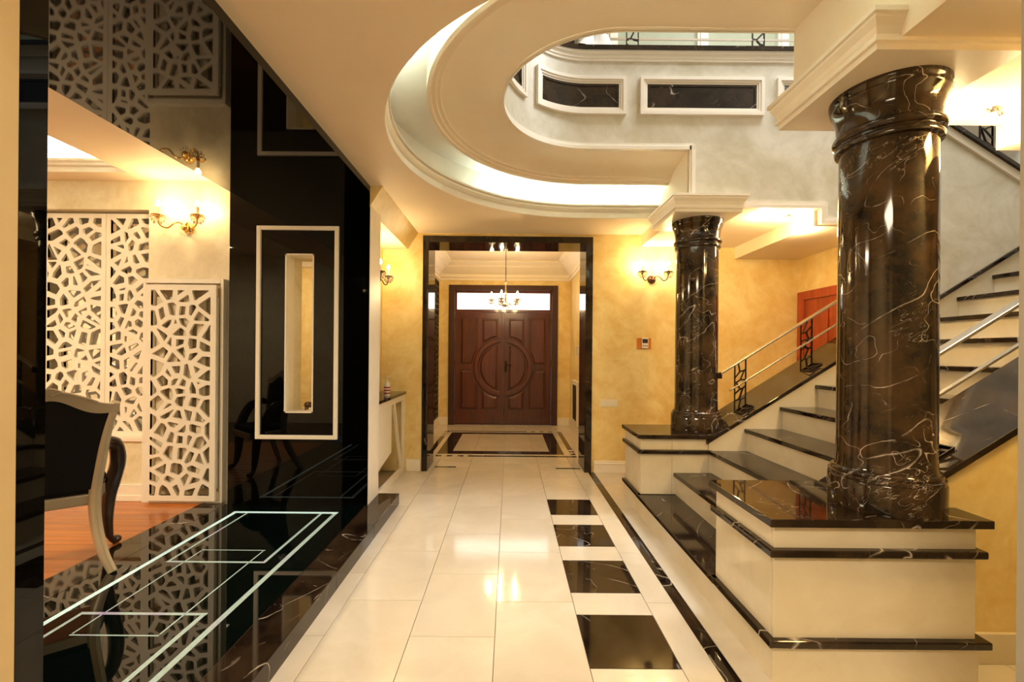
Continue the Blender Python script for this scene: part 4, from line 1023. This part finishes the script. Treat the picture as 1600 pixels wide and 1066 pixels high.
# ================================================================== SMALL THINGS
# red wooden door at the corridor end
xw = 3.393
d2 = struct(MB().box(xw - 0.03, xw + 0.02, 5.14, 5.245, 0, 2.13).box(xw - 0.03, xw + 0.02, 4.16, 4.265, 0, 2.13).box(xw - 0.03, xw + 0.02, 4.265, 5.14, 2.03, 2.13).build('door_2', M['redwood'], bevel=0.005), 'red brown wooden door at the end of the corridor')
lf = MB().box(xw - 0.012, xw + 0.0, 4.265, 5.14, 0.01, 2.03).build('door_leaf', M['redwood'], d2)
for z0, z1 in ((0.15, 0.95), (1.1, 1.9)):
    for y0, y1 in ((4.36, 4.66), (4.75, 5.05)):
        MB().box(xw - 0.024, xw - 0.012, y0, y1, z0, z1).build('panel', M['redwood'], lf, bevel=0.008)
MB().tube([(xw - 0.012, 4.36, 1.05), (xw - 0.06, 4.36, 1.05), (xw - 0.06, 4.46, 1.05)], 0.009, 8).build('door_handle', M['steel'], lf, smooth=50)
# thermostat
th = thing('thermostat', 'white thermostat on an orange plate under the sconce', 'thermostat', (1.58, YD, 1.52))
MB().box(1.497, 1.663, YD - 0.012, YD, 1.458, 1.585).build('back_plate', M['tan_plastic'], th, bevel=0.003)
MB().box(1.55, 1.625, YD - 0.028, YD - 0.012, 1.465, 1.588).build('housing', M['wplastic'], th, bevel=0.004)
MB().box(1.557, 1.618, YD - 0.030, YD - 0.028, 1.525, 1.573).build('display', M['screen'], th)
for i in range(3): MB().box(1.558 + i * 0.022, 1.572 + i * 0.022, YD - 0.031, YD - 0.028, 1.488, 1.498).build('button', M['screen'], th)
# light switch
sw = thing('light_switch', 'cream four gang light switch right of the doorway', 'switch', (1.175, YD, 0.815))
MB().box(1.074, 1.278, YD - 0.010, YD, 0.775, 0.86).build('plate', M['wplastic'], sw, bevel=0.003)
for i in range(3): MB().box(1.10 + i * 0.052, 1.148 + i * 0.052, YD - 0.014, YD - 0.010, 0.79, 0.845).build('rocker', M['wplastic'], sw, bevel=0.002)
# vestibule: dark lattice panel, radiator grille, intercom
lp = thing('lattice_wall_panel', 'tall dark and gold lattice panel on the left vestibule wall', 'wall panel', (VX0, 8.3, 0.16))
MB().box(VX0, VX0 + 0.01, 7.9, 8.52, 0.17, 2.74).build('gold_backing', M['gold'], lp)
lm = lattice(0.62, 2.57, 6, 24, 0.03, 0.03, 0.016, 88)
m2 = MB(); m2.v = [(VX0 + 0.02 + b, 7.9 + a, 0.17 + c) for a, b, c in lm.v]; m2.f = lm.f
m2.build('pierced_panel', M['iron'], lp)
rg = thing('radiator_grille', 'small white framed radiator grille on the right vestibule wall', 'grille', (VX1, 7.8, 0.15))
mb = MB()
for a in ((7.45, 7.52, 0.17, 0.92), (8.03, 8.10, 0.17, 0.92), (7.52, 8.03, 0.17, 0.24), (7.52, 8.03, 0.85, 0.92)): mb.box(VX1 - 0.05, VX1, *a)
mb.build('frame', M['white'], rg, bevel=0.004)
MB().box(VX1 - 0.015, VX1, 7.52, 8.03, 0.24, 0.85).build('dark_back', M['iron'], rg)
for i in range(7): MB().box(VX1 - 0.04, VX1 - 0.018, 7.55 + i * 0.07, 7.575 + i * 0.07, 0.24, 0.85).build('slat', M['bronze'], rg)
ic_ = thing('intercom', 'small white intercom handset on the right vestibule wall', 'intercom', (VX1, 7.6, 1.4))
MB().box(VX1 - 0.03, VX1, 7.55, 7.65, 1.33, 1.53).build('housing', M['wplastic'], ic_, bevel=0.008)
MB().box(VX1 - 0.055, VX1 - 0.03, 7.56, 7.60, 1.34, 1.52).build('handset', M['wplastic'], ic_, bevel=0.01)
